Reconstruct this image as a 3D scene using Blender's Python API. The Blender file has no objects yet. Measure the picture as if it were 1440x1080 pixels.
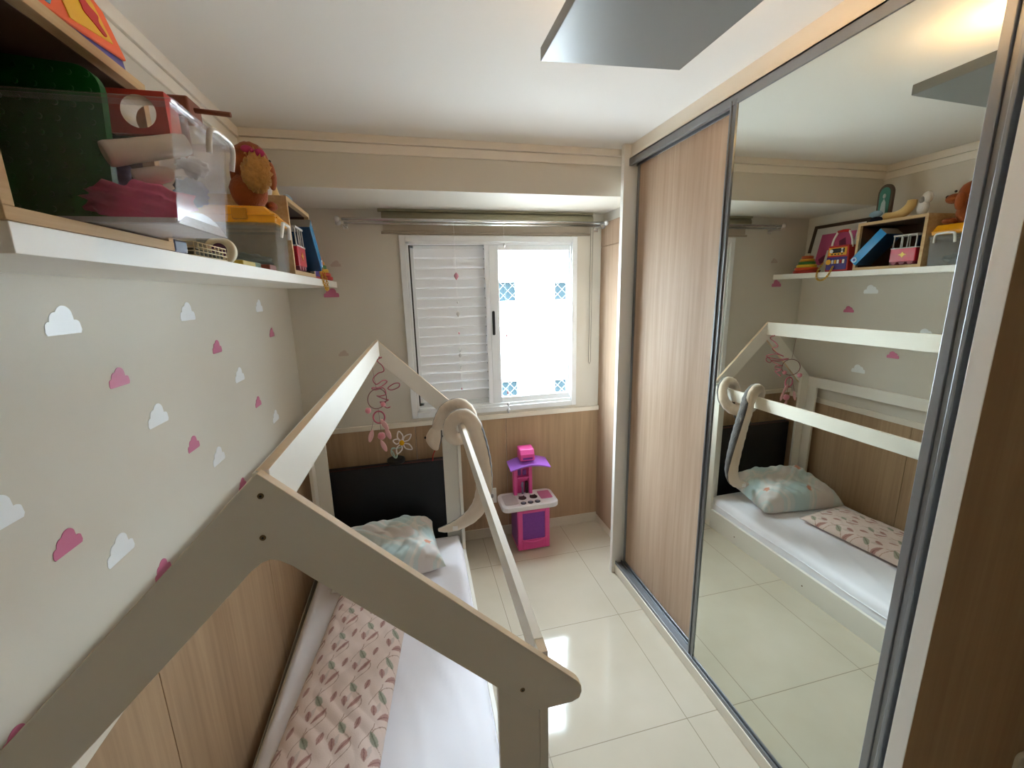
import bpy, math, random
from mathutils import Vector, Matrix, Euler
random.seed(7)
SC = bpy.context.scene
COL = SC.collection
# ------------------------------------------------------------------ camera
PITCH, YAW, ROLL, FPX = 0.2138, -0.2324, -0.0235, 590.8
cd = bpy.data.cameras.new('camera')
cam = bpy.data.objects.new('camera', cd)
COL.objects.link(cam)
SC.camera = cam
cd.sensor_fit = 'HORIZONTAL'
cd.sensor_width = 36.0
cd.lens = FPX * 36.0 / 1440.0
cd.clip_start = 0.02
cd.clip_end = 100


def cam_rotation():
    c, s = math.cos, math.sin
    B = Matrix(((1, 0, 0), (0, 0, -1), (0, 1, 0)))
    Ry = Matrix(((c(YAW), 0, s(YAW)), (0, 1, 0), (-s(YAW), 0, c(YAW))))
    Rx = Matrix(((1, 0, 0), (0, c(PITCH), -s(PITCH)), (0, s(PITCH), c(PITCH))))
    Rz = Matrix(((c(ROLL), -s(ROLL), 0), (s(ROLL), c(ROLL), 0), (0, 0, 1)))
    M = Rz @ Rx @ Ry @ B            # world -> image axes (x right, y down, z forward)
    W = M.transposed()
    X = W.col[0]; Y = -W.col[1]; Z = -W.col[2]
    return Matrix((X, Y, Z)).transposed()


cam.matrix_world = Matrix.Translation((0, 0, 1.75)) @ cam_rotation().to_4x4()
# ------------------------------------------------------------------ light and exposure
world = bpy.data.worlds.new('sky')
SC.world = world
world.use_nodes = True
bg = world.node_tree.nodes['Background']
bg.inputs[0].default_value = (0.86, 0.94, 1.0, 1)
bg.inputs[1].default_value = 39.0
# overcast sky: brightest overhead, dimmer at the horizon, dim ground
_nt = world.node_tree
_tc = _nt.nodes.new('ShaderNodeTexCoord'); _sx = _nt.nodes.new('ShaderNodeSeparateXYZ'); _rp = _nt.nodes.new('ShaderNodeValToRGB')
_mr = _nt.nodes.new('ShaderNodeMapRange'); _mr.inputs['From Min'].default_value = -1.0
_nt.links.new(_tc.outputs['Generated'], _sx.inputs[0]); _nt.links.new(_sx.outputs['Z'], _mr.inputs['Value'])
_nt.links.new(_mr.outputs[0], _rp.inputs['Fac'])
_rp.color_ramp.elements[0].position = 0.44; _rp.color_ramp.elements[0].color = (0.32, 0.345, 0.365, 1)
_rp.color_ramp.elements[1].position = 0.53; _rp.color_ramp.elements[1].color = (0.59, 0.69, 0.78, 1)
_e = _rp.color_ramp.elements.new(0.95); _e.color = (1.6, 1.86, 2.12, 1)
_nt.links.new(_rp.outputs['Color'], bg.inputs[0])
pd = bpy.data.lights.new('window_portal', 'AREA')
pd.shape = 'RECTANGLE'; pd.size = 1.2; pd.size_y = 1.2
pd.cycles.is_portal = True
portal = bpy.data.objects.new('window_portal', pd)
COL.objects.link(portal)
portal.location = (0.545, 2.875, 1.53)
portal.rotation_euler = (-math.pi / 2, 0, 0)      # looks into the room
SC.view_settings.view_transform = 'Standard'
SC.view_settings.look = 'None'
SC.view_settings.gamma = 1.0
SC.view_settings.exposure = 0.0
SC.cycles.max_bounces = 10
SC.cycles.diffuse_bounces = 7
SC.cycles.transparent_max_bounces = 16
SC.cycles.sample_clamp_indirect = 60.0

# ------------------------------------------------------------------ key planes of the room (metres)
XL, XR, YB, YR, ZC = -0.686, 1.76, 2.7615, -2.6, 2.48
XM = 1.162            # mirror plane
PI = math.pi


# ------------------------------------------------------------------ materials
def srgb(h):
    if isinstance(h, str):
        h = [int(h[i:i + 2], 16) / 255 for i in (0, 2, 4)]
    return tuple((c / 12.92 if c <= 0.04045 else ((c + 0.055) / 1.055) ** 2.4) for c in h) + (1.0,)


def new_mat(name):
    m = bpy.data.materials.new(name)
    m.use_nodes = True
    nt = m.node_tree
    return m, nt, nt.nodes['Principled BSDF']


def mat(name, col, rough=0.5, metal=0.0, var=0.06, scale=8.0, bump=0.0, bscale=60.0, stretch=(1, 1, 1), spec=0.5,
        sheen=0.0, trans=0.0):
    m, nt, b = new_mat(name)
    c = srgb(col)
    N = nt.nodes; L = nt.links
    tc = N.new('ShaderNodeTexCoord'); mp = N.new('ShaderNodeMapping')
    mp.inputs['Scale'].default_value = stretch
    L.new(tc.outputs['Object'], mp.inputs['Vector'])
    nz = N.new('ShaderNodeTexNoise'); nz.inputs['Scale'].default_value = scale; nz.inputs['Detail'].default_value = 4
    L.new(mp.outputs['Vector'], nz.inputs['Vector'])
    mx = N.new('ShaderNodeMix'); mx.data_type = 'RGBA'
    L.new(nz.outputs['Fac'], mx.inputs['Factor'])
    mx.inputs['A'].default_value = tuple(max(0, v * (1 - var)) for v in c[:3]) + (1,)
    mx.inputs['B'].default_value = tuple(min(1, v * (1 + var)) for v in c[:3]) + (1,)
    L.new(mx.outputs['Result'], b.inputs['Base Color'])
    b.inputs['Roughness'].default_value = rough
    b.inputs['Metallic'].default_value = metal
    b.inputs['Specular IOR Level'].default_value = spec
    if sheen: b.inputs['Sheen Weight'].default_value = sheen
    if trans: b.inputs['Transmission Weight'].default_value = trans
    if bump:
        n2 = N.new('ShaderNodeTexNoise'); n2.inputs['Scale'].default_value = bscale; n2.inputs['Detail'].default_value = 3
        L.new(mp.outputs['Vector'], n2.inputs['Vector'])
        bp = N.new('ShaderNodeBump'); bp.inputs['Strength'].default_value = bump; bp.inputs['Distance'].default_value = 0.004
        L.new(n2.outputs['Fac'], bp.inputs['Height']); L.new(bp.outputs['Normal'], b.inputs['Normal'])
    return m


def wood(name, dark, light, rough=0.4, axis='Z', freq=55.0):
    """melamine wood: fine streaks that run along one axis"""
    m, nt, b = new_mat(name)
    N = nt.nodes; L = nt.links
    tc = N.new('ShaderNodeTexCoord'); mp = N.new('ShaderNodeMapping')
    sc = {'Z': (1, 1, 0.035), 'X': (0.035, 1, 1), 'Y': (1, 0.035, 1)}[axis]
    mp.inputs['Scale'].default_value = sc
    L.new(tc.outputs['Object'], mp.inputs['Vector'])
    nz = N.new('ShaderNodeTexNoise'); nz.inputs['Scale'].default_value = freq; nz.inputs['Detail'].default_value = 6
    nz.inputs['Roughness'].default_value = 0.6
    L.new(mp.outputs['Vector'], nz.inputs['Vector'])
    n2 = N.new('ShaderNodeTexNoise'); n2.inputs['Scale'].default_value = freq * 0.12; n2.inputs['Detail'].default_value = 2
    L.new(mp.outputs['Vector'], n2.inputs['Vector'])
    ad = N.new('ShaderNodeMath'); ad.operation = 'ADD'
    L.new(nz.outputs['Fac'], ad.inputs[0]); L.new(n2.outputs['Fac'], ad.inputs[1])
    cr = N.new('ShaderNodeValToRGB')
    cr.color_ramp.elements[0].position = 0.62; cr.color_ramp.elements[0].color = srgb(dark)
    cr.color_ramp.elements[1].position = 1.35 / 1.0 if False else 1.0; cr.color_ramp.elements[1].color = srgb(light)
    hf = N.new('ShaderNodeMath'); hf.operation = 'MULTIPLY'; hf.inputs[1].default_value = 0.8
    L.new(ad.outputs[0], hf.inputs[0]); L.new(hf.outputs[0], cr.inputs['Fac'])
    L.new(cr.outputs['Color'], b.inputs['Base Color'])
    b.inputs['Roughness'].default_value = rough
    b.inputs['Specular IOR Level'].default_value = 0.06
    return m


def clear_plastic(name, tint=(0.93, 0.93, 0.95), body=0.16, rough=0.08, spec_col=(1, 1, 1)):
    """thin clear plastic: mostly see-through, with a milky body and a glossy skin"""
    m = bpy.data.materials.new(name); m.use_nodes = True
    nt = m.node_tree; N = nt.nodes; L = nt.links
    N.clear()
    out = N.new('ShaderNodeOutputMaterial')
    tr = N.new('ShaderNodeBsdfTransparent'); tr.inputs[0].default_value = tint + (1,)
    df = N.new('ShaderNodeBsdfDiffuse'); df.inputs[0].default_value = (0.85, 0.85, 0.86, 1)
    gl = N.new('ShaderNodeBsdfGlossy'); gl.inputs['Roughness'].default_value = rough
    nz = N.new('ShaderNodeTexNoise'); nz.inputs['Scale'].default_value = 14
    mr = N.new('ShaderNodeMapRange'); mr.inputs['To Min'].default_value = body * 0.8; mr.inputs['To Max'].default_value = body * 1.2
    L.new(nz.outputs['Fac'], mr.inputs['Value'])
    m1 = N.new('ShaderNodeMixShader'); L.new(mr.outputs[0], m1.inputs[0])
    L.new(tr.outputs[0], m1.inputs[1]); L.new(df.outputs[0], m1.inputs[2])
    fr0 = N.new('ShaderNodeFresnel'); fr0.inputs[0].default_value = 1.3
    fr = N.new('ShaderNodeMath'); fr.operation = 'MULTIPLY'; fr.inputs[1].default_value = 0.45
    L.new(fr0.outputs[0], fr.inputs[0])
    m2 = N.new('ShaderNodeMixShader'); L.new(fr.outputs[0], m2.inputs[0])
    L.new(m1.outputs[0], m2.inputs[1]); L.new(gl.outputs[0], m2.inputs[2])
    L.new(m2.outputs[0], out.inputs[0])
    return m


def vcol_mat(name, rough=0.85, bump=0.25, bscale=260, sheen=0.2):
    """cloth whose printed pattern is stored as a colour attribute of the mesh"""
    m, nt, b = new_mat(name)
    N = nt.nodes; L = nt.links
    at = N.new('ShaderNodeVertexColor'); at.layer_name = 'print'
    L.new(at.outputs['Color'], b.inputs['Base Color'])
    b.inputs['Roughness'].default_value = rough
    b.inputs['Sheen Weight'].default_value = sheen
    tc = N.new('ShaderNodeTexCoord')
    nz = N.new('ShaderNodeTexNoise'); nz.inputs['Scale'].default_value = bscale
    L.new(tc.outputs['Object'], nz.inputs['Vector'])
    bp = N.new('ShaderNodeBump'); bp.inputs['Strength'].default_value = bump; bp.inputs['Distance'].default_value = 0.002
    L.new(nz.outputs['Fac'], bp.inputs['Height']); L.new(bp.outputs['Normal'], b.inputs['Normal'])
    return m


M = {}
M['wall'] = mat('wall_paint', 'd6d0c4', 0.75, var=0.02, scale=3, bump=0.05, bscale=220)
M['ceil'] = mat('ceiling_paint', 'eeebe6', 0.8, var=0.015, scale=2)
M['dkin'] = mat('brown_inner_shade', '5b3f2c', 0.6, var=0.1)  # dark brown standing in for the shade inside the oak boxes
M['crown'] = mat('crown_paint', 'ece4d8', 0.6, var=0.02)
M['white'] = mat('white_laminate', 'eeebe4', 0.45, var=0.02)
M['bedwhite'] = mat('white_bed_laminate', 'e9e4d9', 0.42, var=0.02)
M['cream'] = mat('cream_laminate', 'e6ddcd', 0.5, var=0.02)
M['rawedge'] = mat('raw_board_edge', 'dfc6a4', 0.7, var=0.08, scale=40)
M['wood'] = wood('oak_melamine', 'ab917a', 'c0a891', 0.5)
M['woodp'] = wood('oak_panel', 'a78b6e', 'bc9f7f', 0.45)
M['woodb'] = wood('oak_box', 'b9986f', 'd6ba92', 0.5, axis='Y')
M['alu'] = mat('brushed_aluminium', '8f9194', 0.42, metal=0.7, var=0.05, scale=30, stretch=(1, 1, 0.05))
M['aludark'] = mat('grey_profile', '8a8d90', 0.35, metal=0.8, var=0.05)
M['frame'] = mat('white_painted_aluminium', 'e9ebec', 0.35, var=0.02)
M['shutter'] = mat('white_shutter_slats', 'f0f1f3', 0.4, var=0.02)
M['black'] = mat('black_rubber', '151515', 0.5)
M['blackv'] = mat('black_vinyl', '0c0d12', 0.5, var=0.3, scale=5, bump=0.25, bscale=18)
M['chrome'] = mat('chrome', 'eceded', 0.22, metal=1.0, var=0.02)
M['olive'] = mat('olive_blind_fabric', 'a39c82', 0.85, var=0.05, bump=0.1)
M['creamedge'] = mat('cream_board_edge', 'e8dece', 0.6, var=0.04)
M['sheet'] = mat('white_sheet', 'f4f2f8', 0.9, var=0.02, scale=6, bump=0.25, bscale=9, sheen=0.1)
M['darkgap'] = mat('dark_seam', '3b3026', 0.9)


def wmat(n, c, **k):
    M[n] = mat(n, c, **k); return M[n]


# ------------------------------------------------------------------ mesh builder
class MB:
    def __init__(s):
        s.v = []; s.f = []; s.m = []; s.c = None; s.smooth = []

    def add(s, vs, fs, mi=0, sm=False):
        o = len(s.v)
        s.v += [Vector(p) for p in vs]
        for f in fs:
            s.f.append([i + o for i in f]); s.m.append(mi); s.smooth.append(sm)
        return s

    def box(s, x0, x1, y0, y1, z0, z1, mi=0):
        vs = [(x0, y0, z0), (x1, y0, z0), (x1, y1, z0), (x0, y1, z0), (x0, y0, z1), (x1, y0, z1), (x1, y1, z1), (x0, y1, z1)]
        return s.add(vs, [(0, 3, 2, 1), (4, 5, 6, 7), (0, 1, 5, 4), (1, 2, 6, 5), (2, 3, 7, 6), (3, 0, 4, 7)], mi)

    def hexa(s, b, t, mi=0):
        """b, t: four bottom and four top corners (counter-clockwise from above)"""
        return s.add(list(b) + list(t), [(0, 3, 2, 1), (4, 5, 6, 7), (0, 1, 5, 4), (1, 2, 6, 5), (2, 3, 7, 6), (3, 0, 4, 7)], mi)

    def prism(s, pts, a, b, axis='y', mi=0, mside=None, sm=False):
        """polygon pts in the two other axes, extruded from a to b along axis"""
        def P(p, t):
            return {'y': (p[0], t, p[1]), 'x': (t, p[0], p[1]), 'z': (p[0], p[1], t)}[axis]
        n = len(pts); o = len(s.v)
        s.v += [Vector(P(p, a)) for p in pts] + [Vector(P(p, b)) for p in pts]
        s.f.append([o + i for i in range(n)][::-1]); s.m.append(mi); s.smooth.append(False)
        s.f.append([o + n + i for i in range(n)]); s.m.append(mi); s.smooth.append(False)
        for i in range(n):
            j = (i + 1) % n
            s.f.append([o + i, o + j, o + n + j, o + n + i])
            s.m.append(mi if mside is None else mside); s.smooth.append(sm)
        return s

    def tube(s, path, r, n=8, mi=0, caps=True, closed=False, mfun=None, flat=1.0, up=None):
        path = [Vector(p) for p in path]; k = len(path)
        rr = r if isinstance(r, (list, tuple)) else [r] * k
        o = len(s.v)
        u = Vector(up) if up else None
        prev = None
        for i, p in enumerate(path):
            if closed:
                t = path[(i + 1) % k] - path[i - 1]
            else:
                t = path[min(i + 1, k - 1)] - path[max(i - 1, 0)]
            if t.length < 1e-9: t = Vector((0, 0, 1))
            t.normalize()
            if prev is None:
                a = u if u else (Vector((0, 0, 1)) if abs(t.z) < 0.9 else Vector((1, 0, 0)))
            else:
                a = prev
            a = a - t * a.dot(t)
            if a.length < 1e-6: a = t.orthogonal()
            a.normalize(); prev = a.copy(); b = t.cross(a)
            for j in range(n):
                q = 2 * PI * j / n
                s.v.append(p + a * math.cos(q) * rr[i] * flat + b * math.sin(q) * rr[i])
        R = k if closed else k - 1
        for i in range(R):
            i2 = (i + 1) % k
            for j in range(n):
                j2 = (j + 1) % n
                s.f.append([o + i * n + j, o + i * n + j2, o + i2 * n + j2, o + i2 * n + j])
                s.m.append(mfun(i, j) if mfun else mi); s.smooth.append(True)
        if caps and not closed:
            s.f.append([o + j for j in range(n)][::-1]); s.m.append(mfun(0, 0) if mfun else mi); s.smooth.append(False)
            s.f.append([o + (k - 1) * n + j for j in range(n)]); s.m.append(mfun(k - 1, 0) if mfun else mi); s.smooth.append(False)
        return s

    def lathe(s, prof, c=(0, 0, 0), n=20, mi=0, axis='z'):
        """prof: (radius, height)"""
        o = len(s.v); c = Vector(c)
        for r, h in prof:
            for j in range(n):
                q = 2 * PI * j / n
                p = (r * math.cos(q), r * math.sin(q), h)
                if axis == 'y': p = (p[0], h, p[1])
                if axis == 'x': p = (h, p[0], p[1])
                s.v.append(c + Vector(p))
        for i in range(len(prof) - 1):
            for j in range(n):
                j2 = (j + 1) % n
                s.f.append([o + i * n + j, o + i * n + j2, o + (i + 1) * n + j2, o + (i + 1) * n + j]); s.m.append(mi); s.smooth.append(True)
        s.f.append([o + j for j in range(n)][::-1]); s.m.append(mi); s.smooth.append(False)
        e = o + (len(prof) - 1) * n
        s.f.append([e + j for j in range(n)]); s.m.append(mi); s.smooth.append(False)
        return s

    def ball(s, c, r, n=14, mi=0, fn=None):
        c = Vector(c); r = Vector(r) if isinstance(r, (tuple, list)) else Vector((r, r, r))
        o = len(s.v); k = n // 2 + 1
        for i in range(k + 1):
            a = PI * i / k
            for j in range(n):
                b = 2 * PI * j / n
                d = Vector((math.sin(a) * math.cos(b), math.sin(a) * math.sin(b), math.cos(a)))
                q = fn(d) if fn else 1.0
                s.v.append(c + Vector((d.x * r.x, d.y * r.y, d.z * r.z)) * q)
        for i in range(k):
            for j in range(n):
                j2 = (j + 1) % n
                s.f.append([o + i * n + j, o + (i + 1) * n + j, o + (i + 1) * n + j2, o + i * n + j2]); s.m.append(mi); s.smooth.append(True)
        return s

    def xf(s, Mx, start=0):
        for i in range(start, len(s.v)): s.v[i] = Mx @ s.v[i]
        return s

    def build(s, name, mats, parent=None, bevel=0.0, seg=2, world=True, loc=None, rot=0.0, subd=0, weld=False):
        """parent given: the mesh becomes a part (its points are world points unless world=False).
        no parent: a top-level mesh whose origin sits at loc."""
        me = bpy.data.meshes.new(name)
        if parent is not None:
            Mi = Matrix(root_matrix(parent)).inverted() if world else Matrix.Identity(4)
        else:
            if loc is None:
                xs = [p.x for p in s.v]; ys = [p.y for p in s.v]; zs = [p.z for p in s.v]
                loc = ((min(xs) + max(xs)) / 2, (min(ys) + max(ys)) / 2, min(zs))
            Mi = Matrix.Translation(loc).inverted()
        me.from_pydata([tuple(Mi @ p) for p in s.v], [], s.f)
        if not isinstance(mats, (list, tuple)): mats = [mats]
        for m_ in mats: me.materials.append(m_)
        for i, p in enumerate(me.polygons):
            p.material_index = s.m[i]; p.use_smooth = s.smooth[i]
        if s.c is not None:
            a = me.color_attributes.new('print', 'FLOAT_COLOR', 'POINT')
            flat = []
            for c in s.c: flat += list(c)
            a.data.foreach_set('color', flat)
        me.validate(); me.update()
        import bmesh
        bm = bmesh.new(); bm.from_mesh(me)
        if weld: bmesh.ops.remove_doubles(bm, verts=bm.verts, dist=1e-5)
        bmesh.ops.recalc_face_normals(bm, faces=bm.faces)
        bm.to_mesh(me); bm.free()
        o = bpy.data.objects.new(name, me)
        COL.objects.link(o)
        if parent is not None: o.parent = parent
        else: o.location = loc
        if bevel:
            b = o.modifiers.new('bevel', 'BEVEL'); b.width = bevel; b.segments = seg; b.limit_method = 'ANGLE'; b.angle_limit = 0.7
            b.harden_normals = False
        if subd:
            b = o.modifiers.new('subdivision', 'SUBSURF'); b.levels = subd; b.render_levels = subd
        return o


ROOTM = {}


def root_matrix(o):
    r = o
    while r.parent is not None: r = r.parent
    return ROOTM.get(r.name, Matrix.Translation(r.location))


def thing(name, label, cat, loc=(0, 0, 0), rot=0.0, group=None):
    o = bpy.data.objects.new(name, None); COL.objects.link(o)
    o.empty_display_size = 0.05
    o.location = loc; o.rotation_euler = (0, 0, rot)
    ROOTM[o.name] = Matrix.Translation(loc) @ Matrix.Rotation(rot, 4, 'Z')
    return tag(o, label, cat, group)


def tag(o, label, cat, group=None, kind=None):
    o['label'] = label; o['category'] = cat
    if group: o['group'] = group
    if kind: o['kind'] = kind
    return o


def struct(o, label=None):
    o['kind'] = 'structure'
    if label: o['label'] = label
    return o


def smooth_path(pts, n=8, closed=False):
    """Catmull-Rom through pts"""
    P = [Vector(p) for p in pts]; k = len(P); out = []
    rng = range(k) if closed else range(k - 1)
    for i in rng:
        p0 = P[(i - 1) % k] if (closed or i > 0) else P[0]
        p1 = P[i]; p2 = P[(i + 1) % k]
        p3 = P[(i + 2) % k] if (closed or i + 2 < k) else P[-1]
        for j in range(n):
            t = j / n
            out.append(0.5 * ((2 * p1) + (p2 - p0) * t + (2 * p0 - 5 * p1 + 4 * p2 - p3) * t * t + (3 * p1 - p0 - 3 * p2 + p3) * t ** 3))
    if not closed: out.append(P[-1])
    return out


def rrect(x0, x1, y0, y1, r, n=5):
    pts = []
    for cx, cy, a0 in ((x1 - r, y0 + r, -90), (x1 - r, y1 - r, 0), (x0 + r, y1 - r, 90), (x0 + r, y0 + r, 180)):
        for i in range(n + 1):
            a = math.radians(a0 + 90 * i / n); pts.append((cx + r * math.cos(a), cy + r * math.sin(a)))
    return pts


# ================================================================== THE SETTING
def tile_mat():
    m, nt, b = new_mat('porcelain_tiles')
    N = nt.nodes; L = nt.links
    tc = N.new('ShaderNodeTexCoord'); sp = N.new('ShaderNodeSeparateXYZ')
    L.new(tc.outputs['Object'], sp.inputs[0])
    outs = []
    for ax, off in (('X', 1.003), ('Y', 1.214)):
        s1 = N.new('ShaderNodeMath'); s1.operation = 'SUBTRACT'; s1.inputs[1].default_value = off - 6.0 + 0.3
        L.new(sp.outputs[ax], s1.inputs[0])
        md = N.new('ShaderNodeMath'); md.operation = 'MODULO'; md.inputs[1].default_value = 0.6; L.new(s1.outputs[0], md.inputs[0])
        sb = N.new('ShaderNodeMath'); sb.operation = 'SUBTRACT'; sb.inputs[1].default_value = 0.3; L.new(md.outputs[0], sb.inputs[0])
        ab = N.new('ShaderNodeMath'); ab.operation = 'ABSOLUTE'; L.new(sb.outputs[0], ab.inputs[0])
        lt = N.new('ShaderNodeMath'); lt.operation = 'LESS_THAN'; lt.inputs[1].default_value = 0.0016; L.new(ab.outputs[0], lt.inputs[0])
        outs.append(lt)
    mxm = N.new('ShaderNodeMath'); mxm.operation = 'MAXIMUM'
    L.new(outs[0].outputs[0], mxm.inputs[0]); L.new(outs[1].outputs[0], mxm.inputs[1])
    nz = N.new('ShaderNodeTexNoise'); nz.inputs['Scale'].default_value = 2.2; nz.inputs['Detail'].default_value = 6
    L.new(tc.outputs['Object'], nz.inputs['Vector'])
    cr = N.new('ShaderNodeValToRGB')
    cr.color_ramp.elements[0].position = 0.3; cr.color_ramp.elements[0].color = srgb('c2b7a2')
    cr.color_ramp.elements[1].position = 0.75; cr.color_ramp.elements[1].color = srgb('d0c6b4')
    L.new(nz.outputs['Fac'], cr.inputs['Fac'])
    mx = N.new('ShaderNodeMix'); mx.data_type = 'RGBA'
    L.new(mxm.outputs[0], mx.inputs['Factor']); L.new(cr.outputs['Color'], mx.inputs['A']); mx.inputs['B'].default_value = srgb('8f826c')
    L.new(mx.outputs['Result'], b.inputs['Base Color'])
    mr = N.new('ShaderNodeMapRange'); mr.inputs['To Min'].default_value = 0.07; mr.inputs['To Max'].default_value = 0.5
    L.new(mxm.outputs[0], mr.inputs['Value']); L.new(mr.outputs[0], b.inputs['Roughness'])
    return m


FLOORZ = 0.0
struct(MB().box(-1.0, 2.0, YR - 0.3, YB + 0.3, -0.1, 0.0).build('floor', tile_mat(), loc=(0, 0, 0)))
struct(MB().box(-1.0, 2.0, YR - 0.3, YB + 0.3, ZC, ZC + 0.12).build('ceiling', M['ceil'], loc=(0, 0, ZC)))
struct(MB().box(XL - 0.15, XL, YR - 0.3, YB + 0.3, 0, ZC).build('wall_left', M['wall'], loc=(XL, 0, 0)))
struct(MB().box(XR, XR + 0.15, YR - 0.3, YB + 0.3, 0, ZC).build('wall_right', mat('brown_hall_panel', 'b8a28a', 0.7), loc=(XR, 0, 0)))
# window opening in the back wall
WX0, WX1, WZ0, WZ1 = 0.005, 1.092, 0.985, 2.07
b = MB()
b.box(XL, WX0, YB, YB + 0.09, 0, ZC)
b.box(WX1, XR, YB, YB + 0.09, 0, ZC)
b.box(WX0, WX1, YB, YB + 0.09, 0, WZ0)
b.box(WX0, WX1, YB, YB + 0.09, WZ1, ZC)
struct(b.build('wall_back', M['wall'], loc=(0, YB, 0)))
# rear wall with the doorway the picture is taken from
b = MB()
b.box(XL, 0.35, YR - 0.12, YR, 0, ZC); b.box(1.20, XR, YR - 0.12, YR, 0, ZC); b.box(0.35, 1.20, YR - 0.12, YR, 2.12, ZC)
M['hall'] = mat('dim_hall_paint', 'c9bdab', 0.8)
struct(b.build('wall_rear', M['hall'], loc=(0, YR, 0)))
dr = struct(MB().box(0.355, 1.195, YR - 0.08, YR - 0.04, 0.008, 2.115).build('door_1', M['woodp'], loc=(0.775, YR - 0.06, 0)))
MB().tube([(0.44, YR - 0.035, 1.0), (0.44, YR + 0.012, 1.0), (0.56, YR + 0.012, 1.0)], 0.009, 10).build('door_handle', M['chrome'], dr)
# beam over the window
BY, BZ = 2.2547, 2.25
struct(MB().box(XL, XR, BY, YB, BZ, ZC).build('wall_beam', M['wall'], loc=(0, BY, BZ)))
# crown moulding in two flat steps
b = MB().box(XL, XM, BY - 0.012, BY, 2.402, 2.444).box(XL, XM, BY - 0.022, BY, 2.446, ZC)
struct(b.build('trim_1', M['crown'], bevel=0.002))
b = MB().box(XL, XL + 0.010, YR, BY, 2.395, 2.437).box(XL, XL + 0.018, YR, BY, 2.439, ZC)
struct(b.build('trim_2', M['crown'], bevel=0.002))
# oak panelling under the chair rail, back wall and left wall
b = MB()
for x0, x1 in ((XL, -0.02), (-0.017, 0.60), (0.603, 1.30)):
    b.box(x0, x1, YB - 0.010, YB, 0.075, 0.900)
struct(b.build('trim_3', M['woodp'], bevel=0.001))
b = MB()
for y0, y1 in ((YR, -0.502), (-0.499, 0.28), (0.283, 1.068), (1.071, 1.853), (1.856, 2.751)):
    b.box(XL, XL + 0.008, y0, y1, 0.075, 0.872)
struct(b.build('trim_4', M['woodp'], bevel=0.001))
struct(MB().box(XL, 1.30, YB - 0.022, YB, 0.898, 0.930).build('trim_5', M['cream'], bevel=0.003))
struct(MB().box(XL, XL + 0.014, YR, YB - 0.022, 0.870, 0.910).build('trim_6', M['cream'], bevel=0.003))
M['skirt'] = mat('cream_porcelain_skirting', 'd6cbb8', 0.2, var=0.04)
struct(MB().box(XL, 1.298, YB - 0.014, YB, 0.0, 0.075).build('baseboard_back', M['skirt'], bevel=0.002))
struct(MB().box(XL, XL + 0.012, YR, YB - 0.014, 0.0, 0.075).build('baseboard_left', M['skirt'], bevel=0.002))

# ------------------------------------------------------------------ window
w = bpy.data.objects.new('window_1', None); COL.objects.link(w); w.location = (0.545, YB, 0.95); struct(w)
ROOTM['window_1'] = Matrix.Translation(w.location)
fx0, fx1, fz0, fz1 = -0.032, 1.121, 0.950, 2.105
b = MB()
T = 0.036
for (x0, x1, z0, z1) in ((fx0, fx0 + T, fz0, fz1), (fx1 - T, fx1, fz0, fz1), (fx0 + T, fx1 - T, fz1 - T, fz1), (fx0 + T, fx1 - T, fz0, fz0 + T)):
    b.box(x0, x1, YB - 0.016, YB, z0, z1)
b.build('casing', M['frame'], w, bevel=0.003)
b = MB()
for (x0, x1, z0, z1) in ((WX0, WX0 + 0.016, WZ0, WZ1), (WX1 - 0.014, WX1, WZ0, WZ1), (WX0, WX1, WZ1 - 0.016, WZ1), (WX0, WX1, WZ0, WZ0 + 0.02)):
    b.box(x0, x1, YB - 0.004, YB + 0.084, z0, z1)
b.box(WX0 + 0.016, WX1 - 0.014, YB + 0.040, YB + 0.044, WZ0 + 0.02, WZ0 + 0.034)
b.build('window_frame', M['frame'], w, bevel=0.002)
# louvred shutter leaf, left half
sh = MB()
sx0, sx1, sz0, sz1 = 0.030, 0.524, 1.006, 2.052
for (x0, x1, z0, z1) in ((sx0, sx0 + 0.022, sz0, sz1), (sx1 - 0.024, sx1, sz0, sz1), (sx0, sx1, sz1 - 0.020, sz1), (sx0, sx1, sz0, sz0 + 0.03)):
    sh.box(x0, x1, YB + 0.052, YB + 0.082, z0, z1)
leaf = sh.build('shutter_leaf', M['frame'], w, bevel=0.002)
sl = MB()
ns = 16
for i in range(ns):
    z = sz0 + 0.03 + (i + 0.5) * (sz1 - sz0 - 0.05) / ns
    x0, x1 = sx0 + 0.020, sx1 - 0.022
    pts = [(YB + 0.052, z + 0.031), (YB + 0.053, z + 0.039), (YB + 0.057, z + 0.040), (YB + 0.063, z + 0.000), (YB + 0.066, z - 0.039),
           (YB + 0.0625, z - 0.040), (YB + 0.058, z - 0.002), (YB + 0.054, z + 0.029)]
    sl.prism(pts, x0, x1, 'x')
sl.build('shutter_slats', M['shutter'], leaf)
b = MB()
for z in [sz0 + 0.03 + i * (sz1 - sz0 - 0.05) / ns for i in range(ns + 1)]:
    b.box(sx1 - 0.030, sx1 - 0.024, YB + 0.045, YB + 0.05, z - 0.004, z + 0.004)
b.build('slat_pins', M['aludark'], leaf)
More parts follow.
